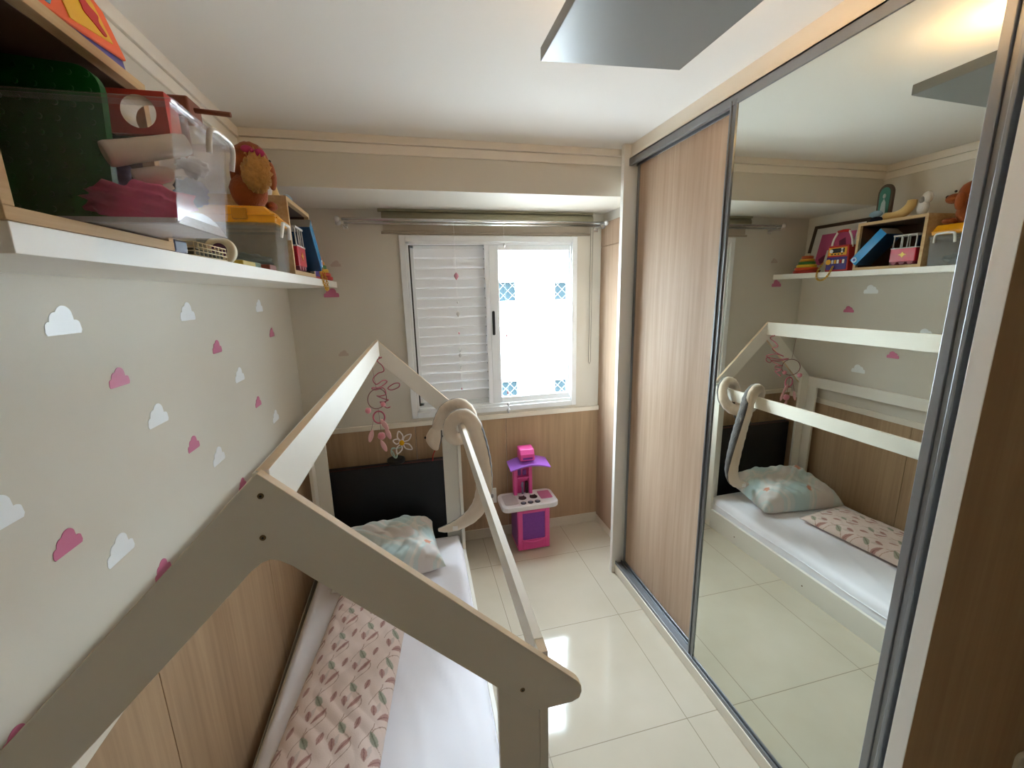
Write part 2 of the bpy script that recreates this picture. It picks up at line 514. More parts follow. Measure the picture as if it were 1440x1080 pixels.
# sliding sash with the glass, right half
b = MB()
gx0, gx1, gz0, gz1 = 0.585, 1.078, 1.042, 2.020
for (x0, x1, z0, z1) in ((0.522, gx0, 1.004, 2.054), (gx1, 1.092, 1.004, 2.054), (gx0, gx1, gz1, 2.054), (gx0, gx1, 1.004, gz0)):
    b.box(x0, x1, YB + 0.012, YB + 0.038, z0, z1)
sash = b.build('sash', M['frame'], w, bevel=0.003)
b = MB().box(0.494, 0.524, YB + 0.014, YB + 0.030, 1.004, 2.054)
b.build('shutter_stile', M['shutter'], w, bevel=0.002)
MB().box(0.512, 0.534, YB + 0.0385, YB + 0.0515, 1.004, 2.054).build('interlock_filler', M['aludark'], w)  # filler added to stop daylight leaking between sash and leaf
MB().box(0.0212, 0.0300, YB + 0.054, YB + 0.080, 1.006, 2.054).box(0.0212, 0.5, YB + 0.060, YB + 0.080, 2.0525, 2.0545).build('side_strip', M['black'], w)  # black strips that fill the gaps beside and above the leaf
b = MB(); b.prism(rrect(0.532, 0.550, 1.475, 1.635, 0.008), YB + 0.006, YB + 0.013, 'y')
b.build('sash_handle', M['black'], sash, bevel=0.002)
gm = clear_plastic('window_glass', (0.97, 0.985, 0.98), 0.01, 0.02)
MB().box(gx0 - 0.004, gx1 + 0.004, YB + 0.022, YB + 0.026, gz0 - 0.004, gz1 + 0.004).build('pane', gm, sash)
# child-safety net stretched outside the window
M['net'] = mat('white_net_cord', 'f4f4f4', 0.6)
nb = MB(); st = 0.052; yn = YB + 0.088
u = -2.2
while u < 3.2:
    for sgn in (1, -1):
        a, c = [], None
        # line z = WZ0 + sgn*(x - u)
        xs = sorted([u, u + sgn * (WZ1 - WZ0)])
        x0, x1 = max(xs[0], WX0), min(xs[1], WX1)
        if x1 - x0 > 0.01:
            nb.tube([(x0, yn + sgn * 0.0008, WZ0 + sgn * (x0 - u)), (x1, yn + sgn * 0.0008, WZ0 + sgn * (x1 - u))], 0.00055, 4, caps=False)
    u += st * 1.25
nb.build('safety_net', M['net'], w)

# ------------------------------------------------------------------ house across the way
M['facade'] = mat('white_render_facade', 'f2f2f0', 0.9, var=0.01)
FY = 9.0
bl = thing('apartment_building', 'white apartment building facade seen through the window, with small blue windows', 'building', (2.6, FY + 1.5, -3.0))
fb = MB().box(-6, 13, FY + 0.15, FY + 3, -3, 3.1)
MB.build(fb, 'facade', M['facade'], bl)
wp = mat('dark_window_glass', (0.115, 0.155, 0.17), 0.5, var=0.1, spec=0.0)
fr = M['frame']
for (x0, x1, z0, z1) in ((1.72, 2.27, 1.578, 1.974), (3.164, 3.72, 1.577, 1.953), (1.72, 2.273, -0.566, -0.207), (3.161, 3.72, -0.579, -0.249)):
    q = MB()
    t = 0.045
    for (a0, a1, c0, c1) in ((x0 - t, x0, z0 - t, z1 + t), (x1, x1 + t, z0 - t, z1 + t), (x0, x1, z1, z1 + t), (x0, x1, z0 - t, z0)):
        q.box(a0, a1, FY + 0.05, FY + 0.15, c0, c1)
    wf = q.build('window', fr, bl)
    MB().box(x0, x1, FY + 0.10, FY + 0.14, z0, z1).build('pane', wp, wf)

# ------------------------------------------------------------------ built-in wardrobe with sliding doors
WD = thing('wardrobe', 'tall built-in wardrobe with one oak and one mirrored sliding door', 'wardrobe', (1.45, 1.38, 0))
PX = 1.130
MB().box(PX, XR, 2.150, 2.180, 0, ZC).build('end_panel', M['white'], WD, bevel=0.001)
ep = MB().box(PX, XR, 0.5845, 0.622, 0, ZC)
# the side that faces the doorway is faced with oak
ep2 = MB().box(PX + 0.001, XR, 0.5838, 0.5845, 0, ZC)
ep.build('end_panel', M['white'], WD, bevel=0.001)
M['woods'] = wood('oak_side_panel', 'b39674', 'bfa27e', 0.5)
ep2.build('side_veneer', M['woods'], WD)
MB().box(1.168, 1.20, 0.622, 2.150, 2.425, ZC).box(1.162, 1.20, 0.622, 2.150, 2.412, 2.427).build('header', M['cream'], WD, bevel=0.001)
b = MB().box(1.158, 1.176, 0.622, 2.150, 2.376, 2.412).box(1.158, 1.30, 0.622, 2.150, 2.405, 2.412)
b.box(1.200, 1.206, 0.622, 2.150, 2.376, 2.412)
b.build('top_rail', M['alu'], WD, bevel=0.001)
b = MB().box(1.148, 1.30, 0.622, 2.150, 0, 0.058)
b.build('plinth', M['cream'], WD, bevel=0.003)
b = MB().box(1.152, 1.26, 0.622, 2.150, 0.058, 0.064).box(1.152, 1.158, 0.622, 2.150, 0.064, 0.078).box(1.192, 1.196, 0.622, 2.150, 0.064, 0.076)
b.build('bottom_track', M['alu'], WD, bevel=0.0008)
MB().box(XR - 0.02, XR - 0.005, 0.622, 2.150, 0, ZC).box(1.30, 1.32, 0.622, 2.150, 0.0, 0.06).build('carcass', M['cream'], WD)
# oak door on the inner track
od = MB().box(1.205, 1.223, 1.33, 2.125, 0.082, 2.40).build('sliding_door', M['wood'], WD)
b = MB()
b.box(1.200, 1.228, 2.118, 2.136, 0.075, 2.405).box(1.200, 1.228, 1.315, 1.335, 0.075, 2.405)
b.box(1.200, 1.228, 1.335, 2.118, 0.075, 0.088)
b.build('door_frame', M['aludark'], od, bevel=0.001)
# mirrored door on the outer track
mm, nt, bb = new_mat('mirror_glass')
bb.inputs['Metallic'].default_value = 1.0; bb.inputs['Roughness'].default_value = 0.0
tcn = nt.nodes.new('ShaderNodeTexNoise'); tcn.inputs['Scale'].default_value = 1.5
mxn = nt.nodes.new('ShaderNodeMix'); mxn.data_type = 'RGBA'
nt.links.new(tcn.outputs['Fac'], mxn.inputs['Factor'])
mxn.inputs['A'].default_value = (0.735, 0.765, 0.71, 1); mxn.inputs['B'].default_value = (0.75, 0.78, 0.725, 1)
nt.links.new(mxn.outputs['Result'], bb.inputs['Base Color'])
md = MB().box(XM, XM + 0.005, 0.675, 1.402, 0.092, 2.388).build('mirror_door', mm, WD)
b = MB()
# near stile: fluted grip profile
for (x0, x1, y0, y1) in ((XM - 0.008, XM + 0.028, 0.670, 0.690), (XM - 0.002, XM + 0.026, 0.655, 0.670), (XM - 0.010, XM + 0.028, 0.646, 0.655)):
    b.box(x0, x1, y0, y1, 0.075, 2.392)
b.build('grip_profile', M['alu'], md, bevel=0.002)
b = MB()
for (x0, x1, y0, y1) in ((XM - 0.006, XM + 0.026, 1.424, 1.432), (XM - 0.001, XM + 0.024, 1.408, 1.424), (XM - 0.005, XM + 0.026, 1.400, 1.408)):
    b.box(x0, x1, y0, y1, 0.075, 2.392)
b.box(XM - 0.002, XM + 0.02, 0.690, 1.402, 0.078, 0.092)
b.build('door_frame', M['aludark'], md, bevel=0.001)
MB().box(XM + 0.012, XM + 0.03, 0.622, 0.646, 0.078, 2.39).build('gap_shadow', M['black'], WD)  # black strip drawn in for the shadow gap between frame and panel
# rounded socket plate low on the oak side
sp = MB(); sp.prism(rrect(1.572, 1.66, 0.36, 0.448, 0.018), 0.572, 0.5838, 'y')
pl_ = sp.build('socket_plate', mat('ivory_plastic', 'd8d0c0', 0.4), None, bevel=0.003, seg=3)
tag(pl_, 'rounded ivory plate low on the brown wardrobe side, cut by the corner of the photo', 'plate')

# ------------------------------------------------------------------ tall oak cupboard in the corner past the wardrobe
tc_ = thing('corner_cupboard', 'slim oak cupboard front in the corner between window wall and wardrobe', 'cupboard', (1.45, 2.47, 0))
MB().box(1.302, 1.72, 2.182, YB - 0.001, 0.055, 2.19).build('body', M['wood'], tc_)
MB().box(1.296, 1.302, 2.184, YB - 0.004, 0.060, 2.035).build('door', M['wood'], tc_, bevel=0.001)
MB().box(1.296, 1.302, 2.184, YB - 0.004, 2.040, 2.185).build('door', M['wood'], tc_, bevel=0.001)
MB().box(1.298, 1.36, 2.182, YB - 0.001, 0.0, 0.055).build('plinth', M['cream'], tc_)
MB().box(1.310, 1.72, 2.182, YB - 0.001, 2.19, BZ).build('filler', M['wall'], tc_)

# ------------------------------------------------------------------ ceiling lamp: a flat square plate hung under warm bulbs
lamp = thing('ceiling_lamp', 'flat square grey-white ceiling lamp glowing warm against the ceiling', 'lamp', (0.557, 0.935, 2.48))
b = MB()
z1, z0 = 2.323, 2.310
x0, x1, y0, y1 = 0.361, 0.752, 0.745, 1.137
th_ = 0.030
b.hexa([(x0, y0, z0), (x1, y0, z1), (x1, y1, z1), (x0, y1, z0)], [(x0, y0, z0 + th_), (x1, y0, z1 + th_), (x1, y1, z1 + th_), (x0, y1, z0 + th_)])
M['lampw'] = mat('grey_satin_plate', '90918e', 0.35, var=0.01)
b.build('shade_plate', M['lampw'], lamp, bevel=0.002)
MB().box(0.52, 0.60, 0.86, 0.98, 2.345, ZC).build('mount', M['white'], lamp, bevel=0.003)
em, nt, be = new_mat('warm_bulb_glass')
be.inputs['Emission Color'].default_value = (1.0, 0.66, 0.32, 1); be.inputs['Emission Strength'].default_value = 4.0
be.inputs['Base Color'].default_value = (1, 0.9, 0.75, 1)
for sx in (-1, 1):
    cx = 0.56 + sx * 0.085
    MB().lathe([(0.012, -0.05), (0.02, -0.03), (0.028, 0.0), (0.026, 0.02), (0.012, 0.038)], (cx, 0.885, 2.388), 14, axis='y').build('bulb', em, lamp)
    ld = bpy.data.lights.new('bulb_light', 'POINT'); ld.energy = 3.0; ld.color = (1.0, 0.62, 0.29); ld.shadow_soft_size = 0.03
    lo = bpy.data.objects.new('bulb_light', ld); COL.objects.link(lo); lo.location = (cx, 0.80 if sx < 0 else 0.96, 2.385)

# ------------------------------------------------------------------ curtain rods, blind
rod = thing('curtain_rod', 'double chrome curtain rod with crystal ends above the window', 'curtain rod', (0.45, YB, 2.17))
b = MB()
b.tube([(-0.335, YB - 0.10, 2.178), (1.262, YB - 0.10, 2.178)], 0.0085, 12)
b.tube([(-0.335, YB - 0.055, 2.166), (1.262, YB - 0.055, 2.166)], 0.0075, 12)
b.build('rod', M['chrome'], rod)
for x in (-0.33, 1.255):
    MB().box(x - 0.006, x + 0.006, YB - 0.11, YB, 2.150, 2.164).box(x - 0.015, x + 0.015, YB - 0.006, YB, 2.135, 2.20).build('bracket', M['chrome'], rod, bevel=0.001)
M['crystal'] = mat('clear_crystal', 'e8eaec', 0.03, metal=0.3, var=0.1, scale=60)
for x in (-0.36, 1.283):
    for y in (0.10, 0.055):
        MB().ball((x, YB - y, 2.178 if y > 0.08 else 2.166), 0.017, 10).build('finial', M['crystal'], rod)
bd = thing('roller_blind', 'rolled-up olive blind under the soffit, with bottom bar and bead cord', 'blind', (0.55, YB, 2.2))
b = MB(); b.lathe([(0.026, -0.12), (0.026, 1.215)], (0, YB - 0.030, 2.207), 20, axis='x')
b.build('roll', M['olive'], bd)
MB().box(-0.14, 1.22, YB - 0.040, YB - 0.006, 2.236, 2.249).build('head_rail', M['olive'], bd)
MB().box(-0.118, 1.213, YB - 0.0035, YB - 0.001, 2.128, 2.20).build('blind_fabric', mat('taupe_blind_fabric', 'b5a998', 0.85), bd)
MB().box(-0.13, 1.213, YB - 0.012, YB - 0.0005, 2.112, 2.126).build('bottom_bar', mat('taupe_bar', 'a89c8c', 0.5), bd, bevel=0.002)
b = MB()
b.tube([(1.224, YB - 0.03, 2.21), (1.222, YB - 0.028, 1.26), (1.216, YB - 0.022, 1.245), (1.210, YB - 0.02, 1.26), (1.214, YB - 0.018, 2.21)], 0.0018, 6)
b.build('bead_cord', mat('grey_cord', '8b8578', 0.6), bd)


def crystal_string(x, zs, lab, zt=2.165):
    t = thing('crystal_string', lab, 'hanging crystals', (x, YB - 0.10, zt), group=None)
    MB().tube([(x, YB - 0.10, zt + 0.004), (x + 0.003, YB - 0.10, min(z for z, r, c in zs))], 0.0007, 5).build('thread', M['net'], t)
    b = MB(); b.tube([(x + 0.011 * math.cos(a), YB - 0.10, 2.176 + 0.011 * math.sin(a)) for a in [i * PI / 6 for i in range(12)]], 0.0015, 6, closed=True)
    b.build('ring', M['chrome'], t)
    for z, r, c in zs:
        q = MB(); q.lathe([(0.0005, -r * 1.5), (r * 0.7, -r * 0.5), (r * 0.8, 0), (r * 0.6, r * 0.5), (0.0005, r * 1.1)], (x + 0.002, YB - 0.10, z), 6)
        for i in range(len(q.smooth)): q.smooth[i] = False
        q.build('crystal', M['pinkc'] if c else M['crystal'], t)


M['pinkc'] = mat('pink_crystal', 'd99aa8', 0.05, metal=0.2)
crystal_string(0.293, [(1.86, .018, 1), (1.70, .006, 0), (1.63, .014, 0), (1.51, .007, 1), (1.40, .010, 0), (1.37, .012, 0), (1.29, .009, 0), (1.15, .006, 1)],
               'string of pink and clear crystals hanging before the louvred shutter')
crystal_string(0.60, [(2.04, .010, 0), (2.0, .006, 0), (1.96, .007, 0), (1.55, .009, 0), (1.48, .010, 1), (1.40, .008, 0), (1.33, .008, 0), (1.25, .006, 0), (1.10, .011, 1), (1.02, .012, 0), (0.98, .016, 0)],
               'string of clear crystals hanging before the bright window pane')
# ================================================================== HOUSE BED
BTH = -math.atan(0.035 / 1.9)
bed = thing('house_bed', 'white child\'s floor bed with a house-shaped frame and open roof beams', 'bed', (-0.215, 1.59, 0), BTH)
RE = [M['bedwhite'], M['rawedge']]


def board(x0, x1, y0, y1, z0, z1, raw=(1,)):
    """board with raw (tan) faces: 0 bottom 1 top 2 y- 3 x+ 4 y+ 5 x-"""
    q = MB(); q.box(x0, x1, y0, y1, z0, z1)
    for r in raw: q.m[r] = 1
    return q


def gable_outline(left, right):
    top = [(0.0, 1.503)]
    R = [(0.500, 1.008), (0.507, 0.996), (0.508, 0.982), (0.503, 0.968), (0.488, 0.962), (0.430, 0.961), (0.410, 0.966), (0.395, 0.982),
         (0.052, 1.322), (0.030, 1.345), (0.012, 1.358)]
    L = [(-x, z) for x, z in R]
    pts = top + R + [(0.0, 1.362)] + L[::-1]
    out = []
    for x, z in pts:
        out.append((max(x, left), z) if x < 0 else (min(x, right), z))
    # where the board is cut short, close it along the roof line
    return out


def clip_left(pts, xl):
    out = []
    n = len(pts)
    for i in range(n):
        a, c = pts[i], pts[(i + 1) % n]
        ina, inc = a[0] >= xl, c[0] >= xl
        if ina: out.append(a)
        if ina != inc:
            t = (xl - a[0]) / (c[0] - a[0]); out.append((xl, a[1] + t * (c[1] - a[1])))
    return out


def mirror_x(pts): return [(-x, z) for x, z in pts][::-1]


full = gable_outline(-9, 9)
near = clip_left(full, -0.438)
farp = mirror_x(clip_left(mirror_x(clip_left(full, -0.428)), -0.447))
g = MB(); g.prism(near, -0.950, -0.932, 'y', 0, 1)
gn = g.build('gable_board', RE, bed, world=False, bevel=0.0012)
farp = [(x, 1.372 - abs(x)) if abs(x) < 0.05 and z < 1.4 else (x, z) for x, z in farp]
g = MB(); g.prism(farp, 0.950, 0.968, 'y', 0, 1)
gf = g.build('gable_board', RE, bed, world=False, bevel=0.0012)
M['screw'] = mat('brass_screw', '7d6a4d', 0.4, metal=0.8)
for x, z in ((0.001, 1.467), (-0.005, 1.400), (0.389, 1.018), (-0.389, 1.018)):
    q = MB(); q.lathe([(0.0045, -0.9512), (0.0045, -0.949)], (x, 0, z), 12, 0, 'y'); q.lathe([(0.0018, -0.9518), (0.0018, -0.949)], (x, 0, z), 6, 1, 'y')
    q.build('screw', [M['screw'], M['black']], gn, world=False)
# ridge beam and two eave rails
q = board(-0.007, 0.011, -0.932, 0.950, 1.410, 1.500); q.box(-0.013, -0.0075, -0.932, 0.950, 1.47, 1.496)
q.build('ridge_beam', RE, bed, world=False, bevel=0.0008)
RC = [M['bedwhite'], M['creamedge']]
board(0.426, 0.445, -0.898, 0.950, 1.000, 1.074).build('roof_rail', RC, bed, world=False, bevel=0.0008)
board(-0.428, -0.409, -0.898, 0.950, 1.000, 1.074).build('roof_rail', RC, bed, world=False, bevel=0.0008)
# corner posts, each an L of two boards


def post(xo, xi, yo, sy):
    """xo outer x, xi end of the front board, yo outer y, sy inward direction"""
    sx = 1 if xo > 0 else -1
    q = MB()
    y0, y1 = sorted((yo, yo + sy * 0.018))
    xa, xb = sorted((xo - sx * 0.0185, xi))
    q.box(xa, xb, y0, y1, 0.0, 1.05 if sy > 0 else 1.08)
    xa, xb = sorted((xo, xo - sx * 0.018))
    y0, y1 = sorted((yo, yo + sy * 0.085))
    q.box(xa, xb, y0, y1, 0.0, 0.9995)
    y0, y1 = sorted((yo, yo + sy * 0.033))
    if sy > 0: q.box(xa, xb, y0, y1, 0.9995, 1.074); q.m[-5] = 1
    q.build('corner_post', RE, bed, world=False, bevel=0.0008)


post(0.445, 0.345, -0.932, 1); post(-0.428, -0.335, -0.932, 1)
post(0.445, 0.338, 0.950, -1); post(-0.428, -0.338, 0.950, -1)
# low base
q = board(0.427, 0.4445, -0.845, 0.863, 0.0, 0.138, ()); sbr = q.build('base_board', RE, bed, world=False, bevel=0.0008)
for y in (-0.55, 0.1, 0.62):
    MB().lathe([(0.0045, 0.4440), (0.0045, 0.4452)], (0, y, 0.055), 10, axis='x').build('screw', M['screw'], sbr, world=False)
board(-0.427, -0.4095, -0.845, 0.863, 0.0, 0.138, ()).build('base_board', RE, bed, world=False)
board(-0.34, 0.34, -0.931, -0.913, 0.0, 0.138, ()).build('base_board', RE, bed, world=False)
board(-0.34, 0.34, 0.931, 0.949, 0.0, 0.138, ()).build('base_board', RE, bed, world=False)
MB().box(-0.409, 0.426, -0.912, 0.930, 0.028, 0.040).box(-0.3, -0.27, -0.9, 0.92, 0, 0.028).box(0.27, 0.3, -0.9, 0.92, 0, 0.028).build('slat_base', M['bedwhite'], bed, world=False)


def wob(x, y, k=1.0):
    return (math.sin(x * 17 * k + 1.3 * math.sin(y * 9 * k)) * 0.5 + math.sin(y * 23 * k + 2.1 * math.sin(x * 13 * k + 0.7)) * 0.35
            + math.sin((x + y) * 41 * k + 1.7) * 0.15)


# mattress with a white fitted sheet
q = MB(); nx, ny = 46, 100
mx0, mx1, my0, my1, mz0, mz1 = -0.402, 0.418, -0.905, 0.925, 0.041, 0.222
verts = []; idx = {}
prof = [(0.0, 0.0), (0.0, 0.35), (0.0, 0.7), (0.006, 0.86), (0.018, 0.95), (0.034, 0.99)]
for k, (ins, fz) in enumerate(prof):
    pass
o = 0
ringn = []
per = []
n1, n2 = 40, 90
for i in range(n1): per.append((i / n1, 0.0, 0))
for i in range(n2): per.append((1.0, i / n2, 0))
for i in range(n1): per.append((1 - i / n1, 1.0, 0))
for i in range(n2): per.append((0.0, 1 - i / n2, 0))
P = len(per)
for ins, fz in prof:
    for (u, v, _) in per:
        x = mx0 + ins + (mx1 - mx0 - 2 * ins) * u; y = my0 + ins + (my1 - my0 - 2 * ins) * v
        r = 0.004 * math.sin(v * 70 + u * 50) * (1 if 0 < fz < 0.95 else 0)
        x += r * (1 if u > 0.5 else -1) * 0.4; 
        q.v.append(Vector((x, y, mz0 + (mz1 - mz0) * fz)))
for k in range(len(prof) - 1):
    for i in range(P):
        j = (i + 1) % P
        q.f.append([k * P + i, k * P + j, (k + 1) * P + j, (k + 1) * P + i]); q.m.append(0); q.smooth.append(True)
# top
base = (len(prof) - 1) * P
gi = {}
ins = prof[-1][0]
for a in range(n1 + 1):
    for c in range(n2 + 1):
        if c == 0 and a < n1: gi[a, c] = base + a
        elif a == n1 and c < n2: gi[a, c] = base + n1 + c
        elif c == n2 and a > 0: gi[a, c] = base + n1 + n2 + (n1 - a)
        elif a == 0 and c > 0: gi[a, c] = base + 2 * n1 + n2 + (n2 - c)
        else:
            u, v = a / n1, c / n2
            x = mx0 + ins + (mx1 - mx0 - 2 * ins) * u; y = my0 + ins + (my1 - my0 - 2 * ins) * v
            e = min(1, min(u, 1 - u) * 12, min(v, 1 - v) * 14)
            z = mz1 - 0.002 + 0.004 * e + e * 0.0035 * wob(x, y) + e * 0.004 * max(0, math.sin(x * 38 + y * 7 + 2 * math.sin(y * 5))) ** 6
            gi[a, c] = len(q.v); q.v.append(Vector((x, y, z)))
gi[0, 0] = base
for a in range(n1):
    for c in range(n2):
        q.f.append([gi[a, c], gi[a + 1, c], gi[a + 1, c + 1], gi[a, c + 1]]); q.m.append(0); q.smooth.append(True)
q.f.append(list(range(P))[::-1]); q.m.append(0); q.smooth.append(False)
Mb = ROOTM['house_bed']
q.xf(Mb)
mt_ = thing('mattress', 'thin mattress in a white fitted sheet lying in the low bed frame', 'mattress', (-0.21, 1.59, 0.041), BTH)
q.build('fitted_sheet', M['sheet'], mt_)
sm = MB(); sm.tube([Mb @ Vector((0.4185, y, 0.175 + 0.004 * math.sin(y * 9))) for y in [-0.88 + i * 0.06 for i in range(30)]], 0.003, 6)
sm.build('piping', M['sheet'], mt_)


# ------------------------------------------------------------------ printed cushions
def pillow(name, c, w, l, h, rot, tilt, colf, nu, nv, corner=0.12, wr=0.004, base_flat=0.35, power=2.2, seed=0, rolly=0.0):
    """w across (local x), l along (local y); print from colf(u metres, v metres, top)"""
    q = MB(); q.c = []
    Mx = Matrix.Translation(c) @ Matrix.Rotation(rot, 4, 'Z') @ Matrix.Rotation(tilt, 4, 'X') @ Matrix.Rotation(rolly, 4, 'Y')
    ids = {}
    for side in (1, -1):
        for i in range(nu + 1):
            for j in range(nv + 1):
                edge = i in (0, nu) or j in (0, nv)
                if side == -1 and edge:
                    ids[side, i, j] = ids[1, i, j]; continue
                u = -1 + 2 * i / nu; v = -1 + 2 * j / nv
                pu = 1 - corner * (1 - abs(v) ** 3) * abs(u) ** 3
                pv = 1 - corner * (w / l) * (1 - abs(u) ** 3) * abs(v) ** 3
                x = u * w / 2 * pu; y = v * l / 2 * pv
                prof_ = (max(0, 1 - abs(u) ** power) ** 0.62) * (max(0, 1 - abs(v) ** (power * 1.6)) ** 0.6)
                z = h * prof_ * (1 if side > 0 else -base_flat)
                z += wr * prof_ ** 0.5 * (wob(x * 2.2 + seed, y * 2.2) + 0.7 * abs(math.sin(x * 46 + 5 * math.sin(y * 11 + seed)))) * (1 if side > 0 else 0.3)
                ids[side, i, j] = len(q.v)
                q.v.append(Mx @ Vector((x, y, z)))
                q.c.append(colf(x, y, side))
    for side in (1, -1):
        for i in range(nu):
            for j in range(nv):
                f = [ids[side, i, j], ids[side, i + 1, j], ids[side, i + 1, j + 1], ids[side, i, j + 1]]
                q.f.append(f if side > 0 else f[::-1]); q.m.append(0); q.smooth.append(True)
    return q


def leaf(du, dv, ang, ln, wd):
    """0 outside, otherwise 1..2 towards the midrib"""
    ca, sa = math.cos(ang), math.sin(ang)
    t = (du * ca + dv * sa) / ln; s = (-du * sa + dv * ca) / wd
    if not 0 <= t <= 1: return 0
    lim = math.sin(PI * t ** 0.8) ** 0.8 * 0.5
    if abs(s) > lim: return 0
    return 2 if abs(s) < 0.055 + 0.03 * math.sin(t * 40) ** 2 else 1


BG = srgb('dfc9be'); STEM = srgb('a3806f'); RUST = srgb('b58a80'); RUSTD = srgb('8f5f57'); GRN = srgb('a3a08c'); GRND = srgb('75755e'); GHOST = srgb('cdbab0')


def vine(x, y, side):
    cw, ch = 0.112, 0.150
    col = BG
    n = math.sin(x * 90 + y * 40) * 0.015
    col = tuple(c * (1 + n) for c in BG[:3]) + (1,)
    ci = math.floor(x / cw)
    for k in (-1, 0, 1):
        u = x - (ci + k + 0.5) * cw
        yy = y + (0.04 if (ci + k) % 2 else 0)
        rj = math.floor(yy / ch)
        for r in (-1, 0, 1):
            v = yy - (rj + r) * ch
            # ghost leaves
            if leaf(u + 0.03, v - 0.03, 1.35, 0.05, 0.016): col = GHOST
    for k in (-1, 0, 1):
        u = x - (ci + k + 0.5) * cw
        yy = y + (0.04 if (ci + k) % 2 else 0)
        s2 = -0.040 + 0.016 * math.sin(2 * PI * yy / ch + 1.9)
        if abs(u - s2) < 0.0012 and (yy / ch) % 1 > 0.42: col = STEM
        sx = 0.026 * math.sin(2 * PI * yy / ch)
        if abs(u - sx) < 0.0016: col = STEM
        rj = math.floor(yy / ch)
        for r in (-1, 0, 1):
            v = yy - (rj + r) * ch
            for (lu, lv, an, ln, wd, c1, c2) in ((-0.004, 0.078, 2.15, 0.050, 0.024, GRN, GRND), (0.022, 0.062, -2.25, 0.064, 0.017, RUST, RUSTD),
                                                  (-0.040, 0.064, -1.35, 0.042, 0.020, RUST, RUSTD), (0.036, 0.128, -1.75, 0.044, 0.019, RUST, RUSTD)):
                a = leaf(u - lu, v - lv, an, ln, wd)
                if a: col = c2 if a == 2 else c1
    return col


M['vine'] = vcol_mat('vine_print_cotton')
q = pillow('x', (-0.338, 1.470, 0.252), 0.375, 1.15, 0.062, 0.13 * -1.0, 0.0, vine, 150, 420, corner=0.05, wr=0.0035, base_flat=0.38, power=4.0, seed=2)
for i, p in enumerate(q.v): q.v[i].z = max(p.z, 0.2335)
o_ = q.build('body_pillow', M['vine'], loc=(-0.338, 1.47, 0.2335))
tag(o_, 'long flat pillow with rust and green vine leaves on pink, lying on the sheet', 'pillow')

PB = [srgb('d3dcd9'), srgb('e0d9d5'), srgb('c3d8d8'), srgb('e4e2dc'), srgb('dd9a80')]


def pastel(x, y, side):
    a = math.sin(x * 19 + 2.3 * math.sin(y * 13)) + math.sin(y * 21 + 2 * math.sin(x * 11 + 1))
    c = PB[0]
    if a > 0.9: c = PB[1]
    elif a < -1.0: c = PB[2]
    elif abs(a) < 0.25: c = PB[3]
    for (cx, cy, r) in ((-0.20, 0.13, 0.022), (0.08, 0.19, 0.02), (0.22, -0.1, 0.018), (-0.05, -0.15, 0.015), (-0.27, -0.04, 0.02)):
        if (x - cx) ** 2 + (y - cy) ** 2 < r * r * (1 + 0.3 * math.sin(5 * math.atan2(y - cy, x - cx))): c = PB[4]
    return c


M['pastel'] = vcol_mat('pastel_print_cotton', bump=0.2)
q = pillow('x', (-0.225, 2.290, 0.288), 0.60, 0.42, 0.125, 0.12, 0.12, pastel, 110, 80, corner=0.05, wr=0.012, base_flat=0.5, power=4.5, seed=5)
# settle the underside on the sheet
for i, p in enumerate(q.v): q.v[i].z = max(p.z, 0.2335)
o_ = q.build('pillow', M['pastel'], loc=(-0.225, 2.29, 0.2335))
tag(o_, 'plump pale teal pillow with faint pastel print at the head of the bed', 'pillow')

# ------------------------------------------------------------------ black padded panel behind the bed head
bp_ = thing('padded_panel', 'large black vinyl padded panel standing between bed head and window wall', 'panel', (-0.15, 2.64, 0))
q = MB(); q.box(-0.570, 0.262, 2.612, 2.668, 0.012, 0.700); q.build('pad', M['blackv'], bp_, bevel=0.012, seg=3)
q = MB(); q.tube([(-0.56, 2.616, 0.697), (-0.15, 2.616, 0.701), (0.255, 2.616, 0.697), (0.262, 2.62, 0.66)], 0.004, 6)
q.build('piping', mat('dark_red_piping', '4a1f1d', 0.6), bp_)
for x in (-0.5, 0.19): MB().box(x, x + 0.05, 2.615, 2.665, 0.0, 0.013).build('foot', M['black'], bp_)

# flower pot with pipe-cleaner daisy on the panel's top edge
fl = thing('pipe_cleaner_flower', 'white and yellow pipe-cleaner daisy in a small black pot on the black panel', 'flower', (-0.150, 2.64, 0.703))
q = MB(); q.lathe([(0.050, 0.0), (0.058, 0.012), (0.055, 0.026), (0.040, 0.032)], (-0.150, 2.64, 0.703), 18); q.build('pot', M['black'], fl)
wc = mat('white_chenille', 'f0e6e2', 0.95, bump=0.5, bscale=300, sheen=0.4)
yc = mat('yellow_chenille', 'e8b312', 0.95, bump=0.5, bscale=300)
tc2 = mat('mint_chenille', 'b9d2c6', 0.95, bump=0.5, bscale=300)
cc = Vector((-0.106, 2.62, 0.838))
MB().ball(cc, (0.017, 0.012, 0.019), 12).build('flower_centre', yc, fl)
for k, a in enumerate((100, 160, 40, 245, 320)):
    a = math.radians(a); d = Vector((math.cos(a), 0, math.sin(a))); n_ = Vector((-d.z, 0, d.x))
    ln = 0.078 if k != 1 else 0.055
    pts = [cc + d * 0.014, cc + d * ln * 0.55 + n_ * 0.017, cc + d * ln, cc + d * ln * 0.55 - n_ * 0.017]
    MB().tube(smooth_path(pts, 6, True), 0.0042, 6, closed=True).build('petal', wc, fl)
q = MB(); q.tube(smooth_path([(-0.15, 2.635, 0.73), (-0.165, 2.63, 0.775), (-0.172, 2.625, 0.80), (-0.125, 2.622, 0.805), (-0.108, 2.622, 0.815)], 6), 0.0038, 6)
